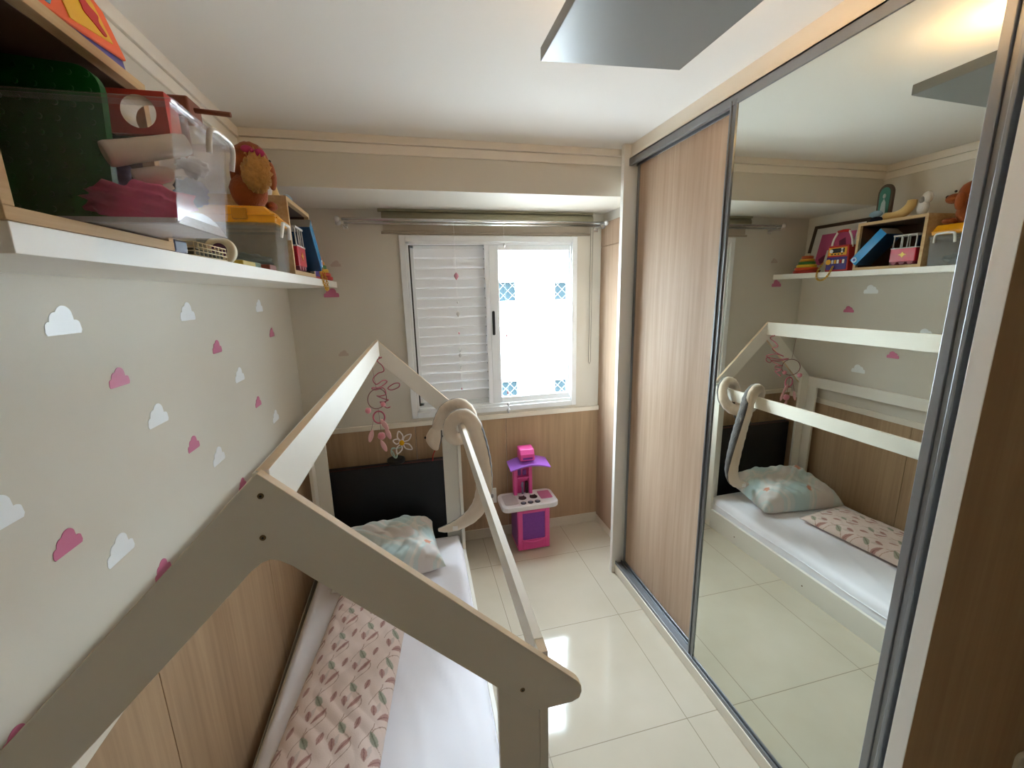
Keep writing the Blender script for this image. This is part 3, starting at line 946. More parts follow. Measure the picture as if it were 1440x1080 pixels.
q.tube(smooth_path([(-0.150, 2.63, 0.735), (-0.175, 2.628, 0.77), (-0.168, 2.628, 0.805), (-0.146, 2.628, 0.80), (-0.140, 2.628, 0.765)], 6, True), 0.0036, 6, closed=True)
q.build('stem', tc2, fl)

# ------------------------------------------------------------------ pink wire word and dreamcatcher hung from the ridge
pw = mat('dark_pink_wire', 'b5566a', 0.5)
ww = thing('wire_word', 'curly dark pink wire word dangling from the far end of the ridge', 'wire decoration', (-0.165, 2.47, 1.41))
w2 = [(-0.136, 1.41), (-0.156, 1.385), (-0.135, 1.365), (-0.130, 1.34), (-0.155, 1.315), (-0.175, 1.285), (-0.160, 1.27), (-0.135, 1.285), (-0.125, 1.262), (-0.15, 1.245),
      (-0.175, 1.255), (-0.168, 1.228), (-0.140, 1.232), (-0.128, 1.215), (-0.150, 1.205), (-0.165, 1.19), (-0.140, 1.18), (-0.120, 1.188), (-0.138, 1.165), (-0.155, 1.155), (-0.130, 1.14), (-0.115, 1.15)]
pts = []
for i, (x, z) in enumerate(w2):
    pts.append((-0.185 + (x + 0.145) * 1.5, 2.47 + 0.055 * math.sin(i * 1.75) - (0.004 * i), z))
MB().tube(smooth_path(pts, 6), 0.0032, 6).build('wire', pw, ww)
MB().tube(smooth_path([(-0.15, 2.44, 1.235), (-0.115, 2.43, 1.26), (-0.085, 2.42, 1.262), (-0.09, 2.42, 1.24), (-0.13, 2.43, 1.225)], 6, True), 0.003, 6, closed=True).build('wire_loop', pw, ww)
MB().tube([(-0.190, 2.47, 1.412), (-0.172, 2.47, 1.405)], 0.0028, 6).build('hook', pw, ww)
dc = thing('dreamcatcher', 'small dark hoop with pink pompoms and feathers hanging from the ridge beam', 'dreamcatcher', (-0.176, 2.324, 1.41))
hoop = mat('dark_rose_cord', '7c4a4c', 0.7)
q = MB(); Rr = 0.055
q.tube([(-0.176 + Rr * math.cos(a) * 0.85, 2.324 + Rr * math.cos(a) * 0.52, 1.205 + Rr * math.sin(a)) for a in [i * PI / 16 for i in range(32)]], 0.0024, 6, closed=True)
q.build('hoop', hoop, dc)
MB().tube([(-0.190, 2.324, 1.412), (-0.176, 2.324, 1.26)], 0.0009, 5).build('thread', hoop, dc)
pk = mat('pink_pompom', 'e2929c', 0.95, bump=0.8, bscale=180, sheen=0.4)
pkl = mat('pale_pink_feather', 'e5b3b4', 0.9, bump=0.4, bscale=120)
for (x, y, z, r) in ((-0.226, 2.295, 1.150, 0.016), (-0.150, 2.345, 1.165, 0.014), (-0.160, 2.330, 1.075, 0.010), (-0.172, 2.33, 0.990, 0.021)):
    MB().ball((x, y, z), r, 12, fn=lambda d: 1 + 0.07 * math.sin(d.x * 19 + d.z * 23)).build('pompom', pk, dc)
q = MB(); q.tube([(-0.176 + 0.030 * math.cos(a), 2.326, 1.100 + 0.034 * math.sin(a)) for a in [i * PI / 12 for i in range(24)]], 0.0045, 6, closed=True)
q.build('small_hoop', pw, dc)
q = MB(); q.tube([(-0.176, 2.325, 1.15), (-0.172, 2.327, 1.00)], 0.0012, 5); q.tube([(-0.205, 2.32, 1.09), (-0.222, 2.315, 1.03)], 0.001, 5); q.tube([(-0.15, 2.33, 1.08), (-0.138, 2.33, 1.03)], 0.001, 5)
q.build('thread', hoop, dc)
for (x, y, z, a) in ((-0.226, 2.315, 1.00, 0.3), (-0.136, 2.33, 1.00, -0.3), (-0.165, 2.33, 0.93, -0.35), (-0.150, 2.322, 1.055, -0.5)):
    q = MB(); n0 = len(q.v)
    pr = []
    for i in range(9):
        t = i / 8; pr.append((0.013 * math.sin(PI * min(1, t * 0.95 + 0.05)) ** 0.7 + 0.0005, -0.035 + 0.075 * t))
    q.lathe(pr, (0, 0, 0), 10)
    q.xf(Matrix.Translation((x, y, z)) @ Matrix.Rotation(a, 4, 'Y') @ Matrix.Diagonal((1, 0.25, 1, 1)))
    q.build('feather', pkl, dc)

for ch in dc.children:
    ch.location.x -= 0.027

# ------------------------------------------------------------------ plush snake coiled over the right roof rail
M['belly'] = mat('cream_velour', 'd9c8b4', 0.95, var=0.05, bump=0.4, bscale=90, sheen=0.3)
M['furback'] = mat('grey_brown_snake_plush', '4b4542', 0.95, var=0.6, scale=45, bump=0.9, bscale=160, sheen=0.3)
sn = thing('plush_snake', 'plush snake with cream belly and dark mottled back looped over the roof rail', 'soft toy', (0.235, 2.25, 1.074))
path = [(0.075, 2.300, 0.385), (0.125, 2.29, 0.392), (0.190, 2.27, 0.420), (0.265, 2.235, 0.480), (0.318, 2.200, 0.570), (0.338, 2.170, 0.680), (0.338, 2.150, 0.800),
        (0.328, 2.140, 0.900), (0.312, 2.135, 0.985), (0.292, 2.140, 1.060), (0.252, 2.150, 1.112), (0.205, 2.165, 1.108), (0.172, 2.190, 1.065),
        (0.172, 2.225, 0.995), (0.210, 2.265, 0.950), (0.265, 2.305, 0.955), (0.305, 2.340, 1.010), (0.298, 2.370, 1.078), (0.255, 2.395, 1.118), (0.205, 2.410, 1.112), (0.160, 2.425, 1.080), (0.125, 2.440, 1.010),
        (0.112, 2.445, 0.965)]
rads = [0.010, 0.025, 0.034, 0.041, 0.046, 0.048, 0.048, 0.047, 0.046, 0.044, 0.041, 0.039, 0.037, 0.036, 0.036, 0.036, 0.036, 0.036, 0.036, 0.036, 0.036, 0.035, 0.032]
pp = smooth_path(path, 6)
rr = []
for i in range(len(path) - 1):
    for j in range(6): rr.append(rads[i] + (rads[i + 1] - rads[i]) * j / 6)
rr.append(rads[-1])
rr = [r * (1 + 0.03 * math.sin(i * 1.9)) for i, r in enumerate(rr)]
NS = 20
q = MB()
# frame: the belly faces the rail on the loops (inwards), the back outwards
cen = Vector((0.235, 0, 1.03))


def snake_up(i, p):
    t = i / (len(pp) - 1)
    if t < 0.40:   # hanging tail: back faces away from the room's left, +x and away from the camera
        k_ = min(1, t / 0.3); d = Vector((0.05 + 0.75 * k_, 1.0 - 0.35 * k_, 0.28 - 0.2 * k_))
    else:
        d = Vector((p.x - 0.235, 0.35, p.z - 1.03)).normalized()
    return d


o0 = 0; prev = None
for i, p in enumerate(pp):
    t = (pp[min(i + 1, len(pp) - 1)] - pp[max(i - 1, 0)]).normalized()
    a = snake_up(i, p)
    if prev is not None: a = prev * 0.6 + a.normalized() * 0.4
    a = a - t * a.dot(t); a.normalize(); prev = a.copy(); bvec = t.cross(a)
    for j in range(NS):
        an = 2 * PI * j / NS
        q.v.append(p + a * math.cos(an) * rr[i] * 0.86 + bvec * math.sin(an) * rr[i])
for i in range(len(pp) - 1):
    for j in range(NS):
        j2 = (j + 1) % NS
        q.f.append([i * NS + j, i * NS + j2, (i + 1) * NS + j2, (i + 1) * NS + j])
        jj = min(j + 0.5, NS - j - 0.5)
        q.m.append(1 if jj < NS * 0.235 else 0); q.smooth.append(True)
q.f.append(list(range(NS))[::-1]); q.m.append(0); q.smooth.append(False)
e_ = (len(pp) - 1) * NS
q.f.append([e_ + j for j in range(NS)]); q.m.append(0); q.smooth.append(False)
q.build('body', [M['belly'], M['furback']], sn)
# wedge-shaped head that hangs down
q = MB(); hp = []
hc = [(0.112, 2.445, 0.985, 0.030, 0.028), (0.100, 2.448, 0.955, 0.040, 0.030), (0.092, 2.448, 0.925, 0.052, 0.034), (0.088, 2.446, 0.895, 0.050, 0.034), (0.090, 2.442, 0.865, 0.036, 0.028), (0.096, 2.438, 0.842, 0.022, 0.020), (0.100, 2.436, 0.832, 0.008, 0.008)]
for (x, y, z, rx, ry) in hc:
    for j in range(18):
        an = 2 * PI * j / 18
        q.v.append(Vector((x + rx * math.cos(an), y + ry * math.sin(an), z)))
for i in range(len(hc) - 1):
    for j in range(18):
        j2 = (j + 1) % 18
        q.f.append([i * 18 + j, i * 18 + j2, (i + 1) * 18 + j2, (i + 1) * 18 + j]); am = 2 * PI * (j + 0.5) / 18
        q.m.append(1 if (math.sin(am) > 0.0 or math.cos(am) > 0.72) else 0); q.smooth.append(True)
q.f.append(list(range(18))[::-1]); q.m.append(0); q.smooth.append(False)
q.f.append([(len(hc) - 1) * 18 + j for j in range(18)]); q.m.append(0); q.smooth.append(False)
q.build('head', [M['belly'], M['furback']], sn, subd=1)
for x in (0.136, 0.040):
    MB().ball((x, 2.446, 0.915), 0.008, 10).build('eye', M['black'], sn)
q = MB(); q.tube(smooth_path([(0.098, 2.436, 0.845), (0.078, 2.43, 0.81), (0.072, 2.43, 0.77)], 5), 0.003, 5); q.build('tongue', mat('red_felt', 'b3261e', 0.9), sn)
q = MB(); q.box(0.155, 0.185, 2.235, 2.237, 0.405, 0.430); q.build('tag', M['white'], sn)
# ================================================================== WALL SHELF AND WHAT STANDS ON IT
SX, SZ = -0.410, 1.838          # front face and top of the shelf
shelf = MB().box(XL, SX, 0.588, YB, SZ - 0.034, SZ).build('wall_shelf', M['white'], loc=(XL, 1.6, SZ - 0.034), bevel=0.001)
tag(shelf, 'long white floating shelf crowded with toys along the left wall', 'shelf')


def niche(y0, y1, z1, label):
    t = thing('wooden_cube_box', label, 'box', ((XL + SX) / 2, (y0 + y1) / 2, SZ))
    tk = 0.016; x0, x1 = XL + 0.003, SX + 0.002
    MB().box(x0, x1, y0, y1, SZ + 0.0005, SZ + tk).build('bottom_board', M['woodb'], t, bevel=0.0008)
    MB().box(x0, x1, y0, y1, z1 - tk, z1).build('top_board', M['woodb'], t, bevel=0.0008)
    MB().box(x0, x1, y0, y0 + tk, SZ + tk, z1 - tk).build('side_board', M['woodb'], t, bevel=0.0008)
    MB().box(x0, x1, y1 - tk, y1, SZ + tk, z1 - tk).build('side_board', M['woodb'], t, bevel=0.0008)
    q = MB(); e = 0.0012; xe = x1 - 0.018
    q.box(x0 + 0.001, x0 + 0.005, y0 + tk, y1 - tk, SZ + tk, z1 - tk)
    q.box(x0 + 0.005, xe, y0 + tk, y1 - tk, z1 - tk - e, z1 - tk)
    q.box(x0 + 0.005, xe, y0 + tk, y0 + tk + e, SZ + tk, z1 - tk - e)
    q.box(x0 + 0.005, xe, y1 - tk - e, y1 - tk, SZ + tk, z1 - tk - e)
    q.build('inner_shade', M['dkin'], t)  # shade of the recess painted as thin dark sheets on the inner faces
    return t


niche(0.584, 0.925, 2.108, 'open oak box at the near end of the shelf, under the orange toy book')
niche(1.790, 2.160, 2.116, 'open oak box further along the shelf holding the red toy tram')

# ---------- big clear tub standing in the near box and sticking out of it
ZT = SZ + 0.0165
cl = clear_plastic('clear_polypropylene', (0.98, 0.97, 0.98), 0.07, 0.14)
cl2 = clear_plastic('frosted_clear_base', (0.95, 0.95, 0.95), 0.55, 0.25)
tub = thing('clear_storage_tub', 'large open clear plastic tub stuffed with toys, jutting out from the near shelf box', 'storage box', (-0.46, 0.83, ZT))


def tub_shell(x0, x1, y0, y1, z0, z1, dx, dy, t, parent, matl, rim=0.006):
    """open box: the foot is narrower by dx, dy"""
    q = MB()
    def ring(a, c, z): return [(x0 + a, y0 + c, z), (x1 - a, y0 + c, z), (x1 - a, y1 - c, z), (x0 + a, y1 - c, z)]
    lv = [ring(dx, dy, z0), ring(0, 0, z1), ring(t, t, z1), ring(dx + t, dy + t, z0 + t)]
    for L_ in lv: q.v += [Vector(p) for p in L_]
    for k in range(3):
        for i in range(4):
            j = (i + 1) % 4
            q.f.append([k * 4 + i, k * 4 + j, k * 4 + 4 + j, k * 4 + 4 + i]); q.m.append(0); q.smooth.append(False)
    q.f.append([0, 3, 2, 1]); q.f.append([12, 13, 14, 15]); q.m += [0, 0]; q.smooth += [False, False]
    body = q.build('tub', matl, parent, bevel=0.002)
    q = MB()
    e = rim
    q.box(x0 - e, x1 + e, y0 - e, y0, z1 - 0.008, z1 + 0.003).box(x0 - e, x1 + e, y1, y1 + e, z1 - 0.008, z1 + 0.003)
    q.box(x0 - e, x0, y0, y1, z1 - 0.008, z1 + 0.003).box(x1, x1 + e, y0, y1, z1 - 0.008, z1 + 0.003)
    q.build('rim', matl, parent, bevel=0.0015)
    return body


tub_shell(-0.655, -0.290, 0.716, 0.896, ZT + 0.0005, 2.010, 0.017, 0.004, 0.0025, tub, cl)
MB().prism([(-0.63, ZT + 0.003), (-0.312, ZT + 0.003), (-0.311, ZT + 0.010), (-0.63, ZT + 0.010)], 0.722, 0.890, 'y').build('frosted_base', cl2, tub)
q = MB()
arch = [(0.722 + 0.168 * i / 12, ZT + 0.003 + 0.026 * math.sin(PI * i / 12) ** 0.8) for i in range(13)]
q.prism([(y, z) for y, z in arch] , -0.3125, -0.308, 'x'); q.build('base_arch', cl2, tub)
q = MB(); q.tube(smooth_path([(-0.283, 0.800, 1.972), (-0.279, 0.800, 1.998), (-0.277, 0.810, 2.008), (-0.275, 0.845, 2.009), (-0.275, 0.872, 2.007), (-0.277, 0.884, 1.995), (-0.283, 0.886, 1.968)], 6), 0.0042, 10)
q.build('handle', mat('white_clip_plastic', 'ece9e6', 0.3), tub)

# ---------- what is in the tub
def single(mb, name, m, label, cat, group=None, loc=None, **k):
    return tag(mb.build(name, m, loc=loc, **k), label, cat, group)


M['green'] = mat('green_toy_plastic', '0c6a26', 0.35, var=0.1)
gb = MB(); gb.prism(rrect(-0.635, -0.418, 1.868, 2.078, 0.030, 6), 0.792, 0.806, 'y')
n0 = len(gb.v)
for i in range(10):
    for j in range(10):
        x = -0.620 + i * 0.0209; z = 1.882 + j * 0.0205
        gb.lathe([(0.0036, -0.0022), (0.0040, 0.0)], (x, 0.792, z), 8, 0, 'y')
gb.xf(Matrix.Translation((-0.45, 0.8, 1.87)) @ Matrix.Rotation(math.radians(4), 4, 'Y') @ Matrix.Translation((0.45, -0.8, -1.87)))
single(gb, 'building_baseplate', M['green'], 'dark green studded building plate standing upright in the clear tub', 'toy')
# red wooden block with a round hole
q = MB(); x0, x1, z0, z1, cx, cz, r = -0.424, -0.345, 2.004, 2.066, -0.383, 2.036, 0.0235
n = 28; ring = [(cx + r * math.cos(2 * PI * i / n), cz + r * math.sin(2 * PI * i / n)) for i in range(n)]


def sqp(a):
    c, s = math.cos(a), math.sin(a)
    hx = (x1 - cx) if c > 0 else (cx - x0); hz = (z1 - cz) if s > 0 else (cz - z0)
    k = min(hx / abs(c) if abs(c) > 1e-6 else 9, hz / abs(s) if abs(s) > 1e-6 else 9)
    return (cx + c * k, cz + s * k)


ang = sorted([2 * PI * i / n for i in range(n)] + [math.atan2(z - cz, x - cx) % (2 * PI) for x in (x0, x1) for z in (z0, z1)])
outer = [sqp(a) for a in ang]; inner = [(cx + r * math.cos(a), cz + r * math.sin(a)) for a in ang]; k = len(ang)
for y in (0.834, 0.874):
    q.v += [Vector((x, y, z)) for x, z in outer] + [Vector((x, y, z)) for x, z in inner]
for i in range(k):
    j = (i + 1) % k
    q.f += [[i, j, k + j, k + i], [2 * k + i, 3 * k + i, 3 * k + j, 2 * k + j], [i, 2 * k + i, 2 * k + j, j], [k + i, k + j, 3 * k + j, 3 * k + i]]
    q.m += [0, 0, 0, 1]; q.smooth += [False] * 4
single(q, 'toy_block', [mat('red_paint', 'c8402e', 0.5), mat('pale_wood', 'd9c3a2', 0.6)], 'red wooden toy block with a round hole at the top of the clear tub', 'toy', bevel=0.001)
# brown wooden hammer sticking out
wb = mat('brown_toy_wood', '8a4f34', 0.5, var=0.15, scale=30)
t = thing('toy_mallet', 'brown wooden toy mallet whose handle sticks out over the clear tub', 'toy', (-0.34, 0.91, 2.024))
MB().box(-0.362, -0.331, 0.88, 0.93, 2.050, 2.081).box(-0.362, -0.34, 0.882, 0.894, 1.95, 2.050).build('head', wb, t, bevel=0.003)
MB().tube([(-0.332, 0.902, 2.066), (-0.276, 0.900, 2.062)], 0.0042, 10).build('handle', wb, t)
# white toy rolling pin
def axis_lathe(prof, p0, p1, n=22):
    """prof: (radius, fraction along p0-p1)"""
    q = MB(); p0, p1 = Vector(p0), Vector(p1)
    q.lathe([(r_, t_ * (p1 - p0).length) for r_, t_ in prof], (0, 0, 0), n)
    q.xf(Matrix.Translation(p0) @ (p1 - p0).to_track_quat('Z', 'Y').to_matrix().to_4x4())
    return q


q = axis_lathe([(0.012, 0.0), (0.0165, 0.01), (0.0175, 0.06), (0.0165, 0.3), (0.0165, 0.9), (0.014, 1.0)], (-0.408, 0.775, 1.957), (-0.325, 0.835, 1.993))
single(q, 'toy_rolling_pin', mat('ivory_toy_plastic', 'ded2bd', 0.35), 'ivory toy rolling pin lying across the middle of the clear tub', 'toy')
q = axis_lathe([(0.008, 0.0), (0.012, 0.03), (0.0125, 0.5), (0.010, 0.7), (0.005, 0.8), (0.005, 1.0)], (-0.385, 0.790, 1.930), (-0.330, 0.820, 1.948))
single(q, 'toy_bottle', mat('white_toy_plastic', 'e3d8ca', 0.35), 'small cream toy bottle lying under the rolling pin in the clear tub', 'toy')


def cloth_lump(name, c, r, m, label, cat, seed, n=36):
    def f(d):
        return 1 + 0.16 * math.sin(d.x * 7 + seed) * math.sin(d.y * 6 + seed * 2) + 0.10 * math.sin(d.z * 13 + d.x * 9 + seed) + 0.05 * math.sin(d.y * 25 + d.z * 19)
    q = MB(); q.ball(c, r, n, fn=f)
    return single(q, name, m, label, cat)


cloth_lump('pink_doll_clothes', (-0.384, 0.795, 1.895), (0.064, 0.054, 0.026), mat('hot_pink_cloth', 'f0608f', 0.8, var=0.25, scale=20, bump=0.5, bscale=30), 'bunched hot pink doll clothes at the bottom of the clear tub', 'doll clothes', 1.0)
cloth_lump('purple_cloth', (-0.340, 0.858, 1.925), (0.024, 0.018, 0.022), mat('grey_violet_cloth', '75688a', 0.85, var=0.3, scale=20, bump=0.5, bscale=30), 'grey violet cloth pressed against the far side of the clear tub', 'cloth', 3.0)
cloth_lump('purple_bag', (-0.452, 0.850, 1.955), (0.032, 0.030, 0.034), mat('deep_purple_cloth', '4a3764', 0.7, var=0.3, scale=20, bump=0.4, bscale=30), 'deep purple soft bag behind the green plate in the clear tub', 'bag', 5.0)
cloth_lump('crumpled_bag', (-0.334, 0.862, 1.965), (0.022, 0.016, 0.015), mat('milky_plastic_bag', 'd9d2d2', 0.5, bump=0.6, bscale=30), 'crumpled milky plastic bag above the violet cloth in the clear tub', 'bag', 7.0)
q = MB().box(-0.452, -0.376, 0.836, 0.866, 1.978, 2.002)
single(q, 'grey_toy_case', mat('charcoal_plastic', '3c3f42', 0.4), 'flat charcoal plastic case under the red block in the clear tub', 'case', bevel=0.003)

# ---------- orange toy book on top of the near box
bk = thing('toy_puzzle_board', 'orange foam toy puzzle board with violet backing leaning on top of the near oak box', 'toy', (-0.44, 0.77, 2.1085))
org = mat('orange_foam', 'f2652b', 0.6); blu = mat('violet_blue_plastic', '3b3a92', 0.35); yel = mat('yellow_foam', 'eab21f', 0.6); redf = mat('red_foam', 'c41f12', 0.6)
sky = mat('sky_blue_foam', '5d9cc0', 0.6)
BM = Matrix.Translation((-0.424, 0, 2.1090)) @ Matrix.Rotation(math.radians(-17), 4, 'Y')


def flat(pts, x0, x1, name, m, bev=0.0):
    q = MB(); q.prism(pts, x0, x1, 'x'); q.xf(BM); return q.build(name, m, bk, bevel=bev)


flat([(0.600, 0.001), (0.885, 0.001), (0.922, 0.012), (0.930, 0.035), (0.932, 0.105), (0.905, 0.128), (0.600, 0.122)], -0.018, 0.0, 'base_tray', blu, 0.004)
flat([(0.600, 0.004), (0.700, 0.004), (0.928, 0.034), (0.930, 0.106), (0.900, 0.128), (0.600, 0.122)], 0.0002, 0.005, 'foam_page', org, 0.0015)
flat([(0.796, 0.025), (0.902, 0.046), (0.900, 0.100), (0.885, 0.116), (0.808, 0.110)], 0.0052, 0.0065, 'yellow_square', yel)
flat([(0.690, 0.015), (0.758, 0.020), (0.772, 0.036), (0.760, 0.108), (0.690, 0.106)], 0.0052, 0.0065, 'blue_square', sky)
fig = smooth_path([(0.838, 0.096, 0), (0.852, 0.078, 0), (0.850, 0.064, 0), (0.864, 0.056, 0), (0.880, 0.046, 0), (0.890, 0.052, 0), (0.884, 0.066, 0), (0.892, 0.080, 0), (0.878, 0.086, 0), (0.868, 0.096, 0), (0.850, 0.106, 0)], 5, True)
flat([(p.x, p.y) for p in fig], 0.0066, 0.0078, 'red_shape', redf)
flat([(0.708, 0.05), (0.735, 0.04), (0.752, 0.06), (0.742, 0.09), (0.715, 0.095)], 0.0066, 0.0078, 'dark_blue_shape', mat('dark_blue_foam', '1f5f85', 0.6))

# ---------- small clear tub, yellow case and plush dog
t2 = thing('small_storage_tub', 'small clear plastic tub with white clip, under the yellow case on the shelf', 'storage box', (-0.52, 1.70, SZ))
clg = clear_plastic('greenish_clear_plastic', (0.95, 0.97, 0.96), 0.10, 0.1)
tub_shell(-0.655, -0.415, 1.622, 1.772, SZ + 0.0005, 1.985, 0.006, 0.004, 0.0022, t2, clg, 0.004)
MB().box(-0.659, -0.411, 1.618, 1.776, 1.989, 1.995).build('lid', clg, t2, bevel=0.002)
q = MB(); q.tube(smooth_path([(-0.408, 1.655, 1.952), (-0.400, 1.655, 1.985), (-0.400, 1.665, 2.000), (-0.400, 1.72, 2.001), (-0.400, 1.738, 1.992), (-0.404, 1.742, 1.955)], 6), 0.0055, 10)
q.build('clip', mat('white_lid_clip', 'e8e6e2', 0.3), t2)
cloth_lump('grey_game_pieces', (-0.54, 1.70, 1.876), (0.080, 0.048, 0.028), mat('slate_grey_toys', '56635f', 0.7, var=0.5, scale=60), 'grey green heap of toy pieces inside the small clear tub', 'toy pieces', 2.0)
cs = thing('yellow_case', 'bright yellow plastic carrying case on top of the small clear tub', 'case', (-0.54, 1.69, 1.9955))
yc2 = mat('yellow_case_plastic', 'f0a70e', 0.3)
q = MB(); q.prism([(-0.645, 1.996), (-0.412, 1.996), (-0.409, 2.012), (-0.440, 2.047), (-0.640, 2.049)], 1.620, 1.765, 'y'); q.build('shell', yc2, cs, bevel=0.004, seg=3)
MB().box(-0.655, -0.409, 1.6125, 1.619, 2.018, 2.023).box(-0.408, -0.404, 1.62, 1.765, 2.010, 2.014).build('seam_lip', yc2, cs, bevel=0.001)
q = MB(); q.box(-0.535, -0.490, 1.606, 1.6195, 2.004, 2.040); q.build('latch', mat('amber_plastic', 'c98a14', 0.35), cs, bevel=0.004)
dg = thing('plush_dog', 'brown plush dog with curly blond tuft and pink bow sitting on the yellow case', 'soft toy', (-0.475, 1.68, 2.049))
fur = mat('chestnut_plush', '8e4413', 0.95, var=0.25, scale=30, bump=0.7, bscale=200, sheen=0.1)
tuft = mat('blond_curly_plush', 'b48243', 0.95, var=0.45, scale=60, bump=1.0, bscale=120, sheen=0.1)
def wobf(d): return 1 + 0.02 * math.sin(d.x * 23 + d.z * 31)
q = MB(); q.ball((-0.490, 1.665, 2.100), (0.056, 0.050, 0.060), 20, fn=wobf); q.build('body', fur, dg)
q = MB(); q.ball((-0.470, 1.655, 2.185), (0.056, 0.054, 0.062), 22, fn=wobf); q.ball((-0.450, 1.715, 2.172), (0.026, 0.038, 0.025), 16); q.build('head', fur, dg)
MB().ball((-0.446, 1.744, 2.184), (0.010, 0.008, 0.009), 12).build('nose', M['black'], dg)
for x in (-0.425, -0.475): MB().ball((x, 1.700, 2.203), 0.006, 10).build('eye', M['black'], dg)
MB().ball((-0.522, 1.66, 2.150), (0.014, 0.024, 0.045), 14, fn=wobf).build('ear', fur, dg)
MB().ball((-0.416, 1.668, 2.150), (0.014, 0.024, 0.045), 14, fn=wobf).build('ear', fur, dg)
def curl(d): return 1 + 0.13 * math.sin(d.x * 24) * math.sin(d.z * 21 + d.x * 6) + 0.09 * math.sin(d.y * 33 + d.z * 37)
MB().ball((-0.447, 1.617, 2.150), (0.042, 0.026, 0.062), 44, fn=curl).build('curly_tuft', tuft, dg)
bow = mat('magenta_ribbon', 'a8164f', 0.6)
MB().ball((-0.463, 1.606, 2.213), (0.017, 0.010, 0.011), 14).ball((-0.430, 1.610, 2.203), (0.017, 0.010, 0.013), 14).ball((-0.447, 1.600, 2.208), 0.007, 10).build('bow', bow, dg)
for x in (-0.515, -0.44): MB().ball((x, 1.715, 2.064), (0.018, 0.032, 0.0145), 14).build('paw', fur, dg)

# ---------- tape roll, basket and bits on the shelf between the tubs
q = MB(); q.lathe([(0.018, -0.012), (0.034, -0.012), (0.034, 0.012), (0.018, 0.012)], (0, 0, 0), 28, 0, 'y')
q.f = q.f[:-2]; q.m = q.m[:-2]; q.smooth = q.smooth[:-2]
k = len(q.v); n = 28
for j in range(n): q.f.append([j, (j + 1) % n, 3 * n + (j + 1) % n, 3 * n + j]); q.m.append(1); q.smooth.append(True)
q.xf(Matrix.Translation((-0.462, 1.28, SZ + 0.035)))
tp = thing('tape_roll', 'round roll of cream tape with purple core standing on the shelf', 'tape', (-0.462, 1.28, SZ))
q.build('roll', [mat('cream_tape', 'cfc3a6', 0.5), mat('purple_core', '4c2d52', 0.5)], tp)
MB().lathe([(0.0175, -0.010), (0.0175, 0.004)], (-0.462, 1.28, SZ + 0.035), 24, 0, 'y').build('core_disc', mat('purple_label', '5a2f55', 0.5), tp)
bs = thing('wire_basket', 'small beige wire basket on the shelf under the big clear tub', 'basket', (-0.455, 1.10, SZ))
q = MB()
for i in range(9):
    y = 1.03 + i * 0.020
    for x in (-0.42, -0.50): q.tube([(x, y, SZ + 0.002), (x, y, SZ + 0.030)], 0.0011, 5)
for z in (0.003, 0.012, 0.021, 0.030):
    q.tube([(-0.42, 1.03, SZ + z), (-0.42, 1.19, SZ + z), (-0.50, 1.19, SZ + z), (-0.50, 1.03, SZ + z)], 0.0012, 5, closed=True)
q.build('wires', mat('beige_coated_wire', 'cdbf9a', 0.5), bs)
MB().box(-0.495, -0.425, 1.035, 1.185, SZ + 0.001, SZ + 0.018).build('lining', mat('dark_olive_cloth', '3a3a28', 0.9), bs)
q = MB(); q.box(-0.445, -0.412, 0.935, 0.985, SZ + 0.0005, SZ + 0.024)
single(q, 'dark_blue_toy_car', mat('navy_plastic', '18244a', 0.3), 'small navy blue toy brick on the shelf edge before the wire basket', 'toy', bevel=0.004)
for (x, y, c, lab, sx, sy, sz) in ((-0.440, 1.37, 'b59a2e', 'yellow toy stick leaning low before the small clear tub', 0.012, 0.05, 0.016), (-0.47, 1.46, '3e5d33', 'dark green toy brick before the small clear tub', 0.03, 0.05, 0.02),
                                   (-0.450, 1.56, '7a3b24', 'rust coloured toy brick nearest the small clear tub', 0.03, 0.035, 0.018)):
    single(MB().box(x - sx, x + sx, y - sy, y + sy, SZ + 0.0005, SZ + sz), 'toy_brick', mat('plastic_' + c, c, 0.4), lab, 'toy', bevel=0.003)

# ---------- far oak box: blue case, tram, dark tin
ZN = SZ + 0.0165
q = MB(); q.box(-0.50, -0.372, -0.030, 0.022, -0.118, 0.112); q.m[2] = q.m[0] = 1; q.m[1] = 2  # darker blue faces, with the shade of the underside in the colour
bc_ = thing('blue_case', 'shiny turquoise blue box leaning diagonally in the far oak box', 'box', (-0.48, 2.06, ZN))
lean = Matrix.Translation((0, 2.060, ZN + 0.1165)) @ Matrix.Rotation(math.radians(43), 4, 'X')
q.xf(lean); q.build('carton', [mat('turquoise_gloss', '1583bd', 0.2, var=0.15, scale=6), mat('shaded_blue_gloss', '14426e', 0.3), mat('grey_card_end', '8f8a80', 0.6)], bc_, bevel=0.003)
q = MB(); q.lathe([(0.016, -0.371), (0.016, -0.3695)], (0, 0, -0.098), 20, 0, 'x'); q.lathe([(0.009, -0.3695), (0.009, -0.3690)], (0, 0, -0.098), 16, 1, 'x'); q.xf(lean)
q.build('round_label', [mat('pale_blue_label', 'a9cfe0', 0.4), blu], bc_)
single(MB().lathe([(0.055, 0.0), (0.057, 0.004), (0.057, 0.170), (0.055, 0.176)], (-0.60, 1.885, ZN + 0.0005), 28), 'dark_tin', mat('midnight_blue_tin', '0f1d38', 0.3, metal=0.3), 'tall midnight blue tin at the back of the far oak box behind the tram', 'tin')
tr = thing('toy_tram', 'red toy tram with open white framed cabin in the far oak box', 'toy', (-0.43, 1.88, ZN))
rd = mat('crimson_toy_plastic', 'b5122c', 0.3); gld = mat('gold_print', 'd8a341', 0.4, metal=0.3); gr = mat('grey_toy_trim', 'b9b7b4', 0.4)
MB().box(-0.470, -0.396, 1.815, 1.945, ZN + 0.016, ZN + 0.092).build('car_body', rd, tr, bevel=0.004)
q = MB()
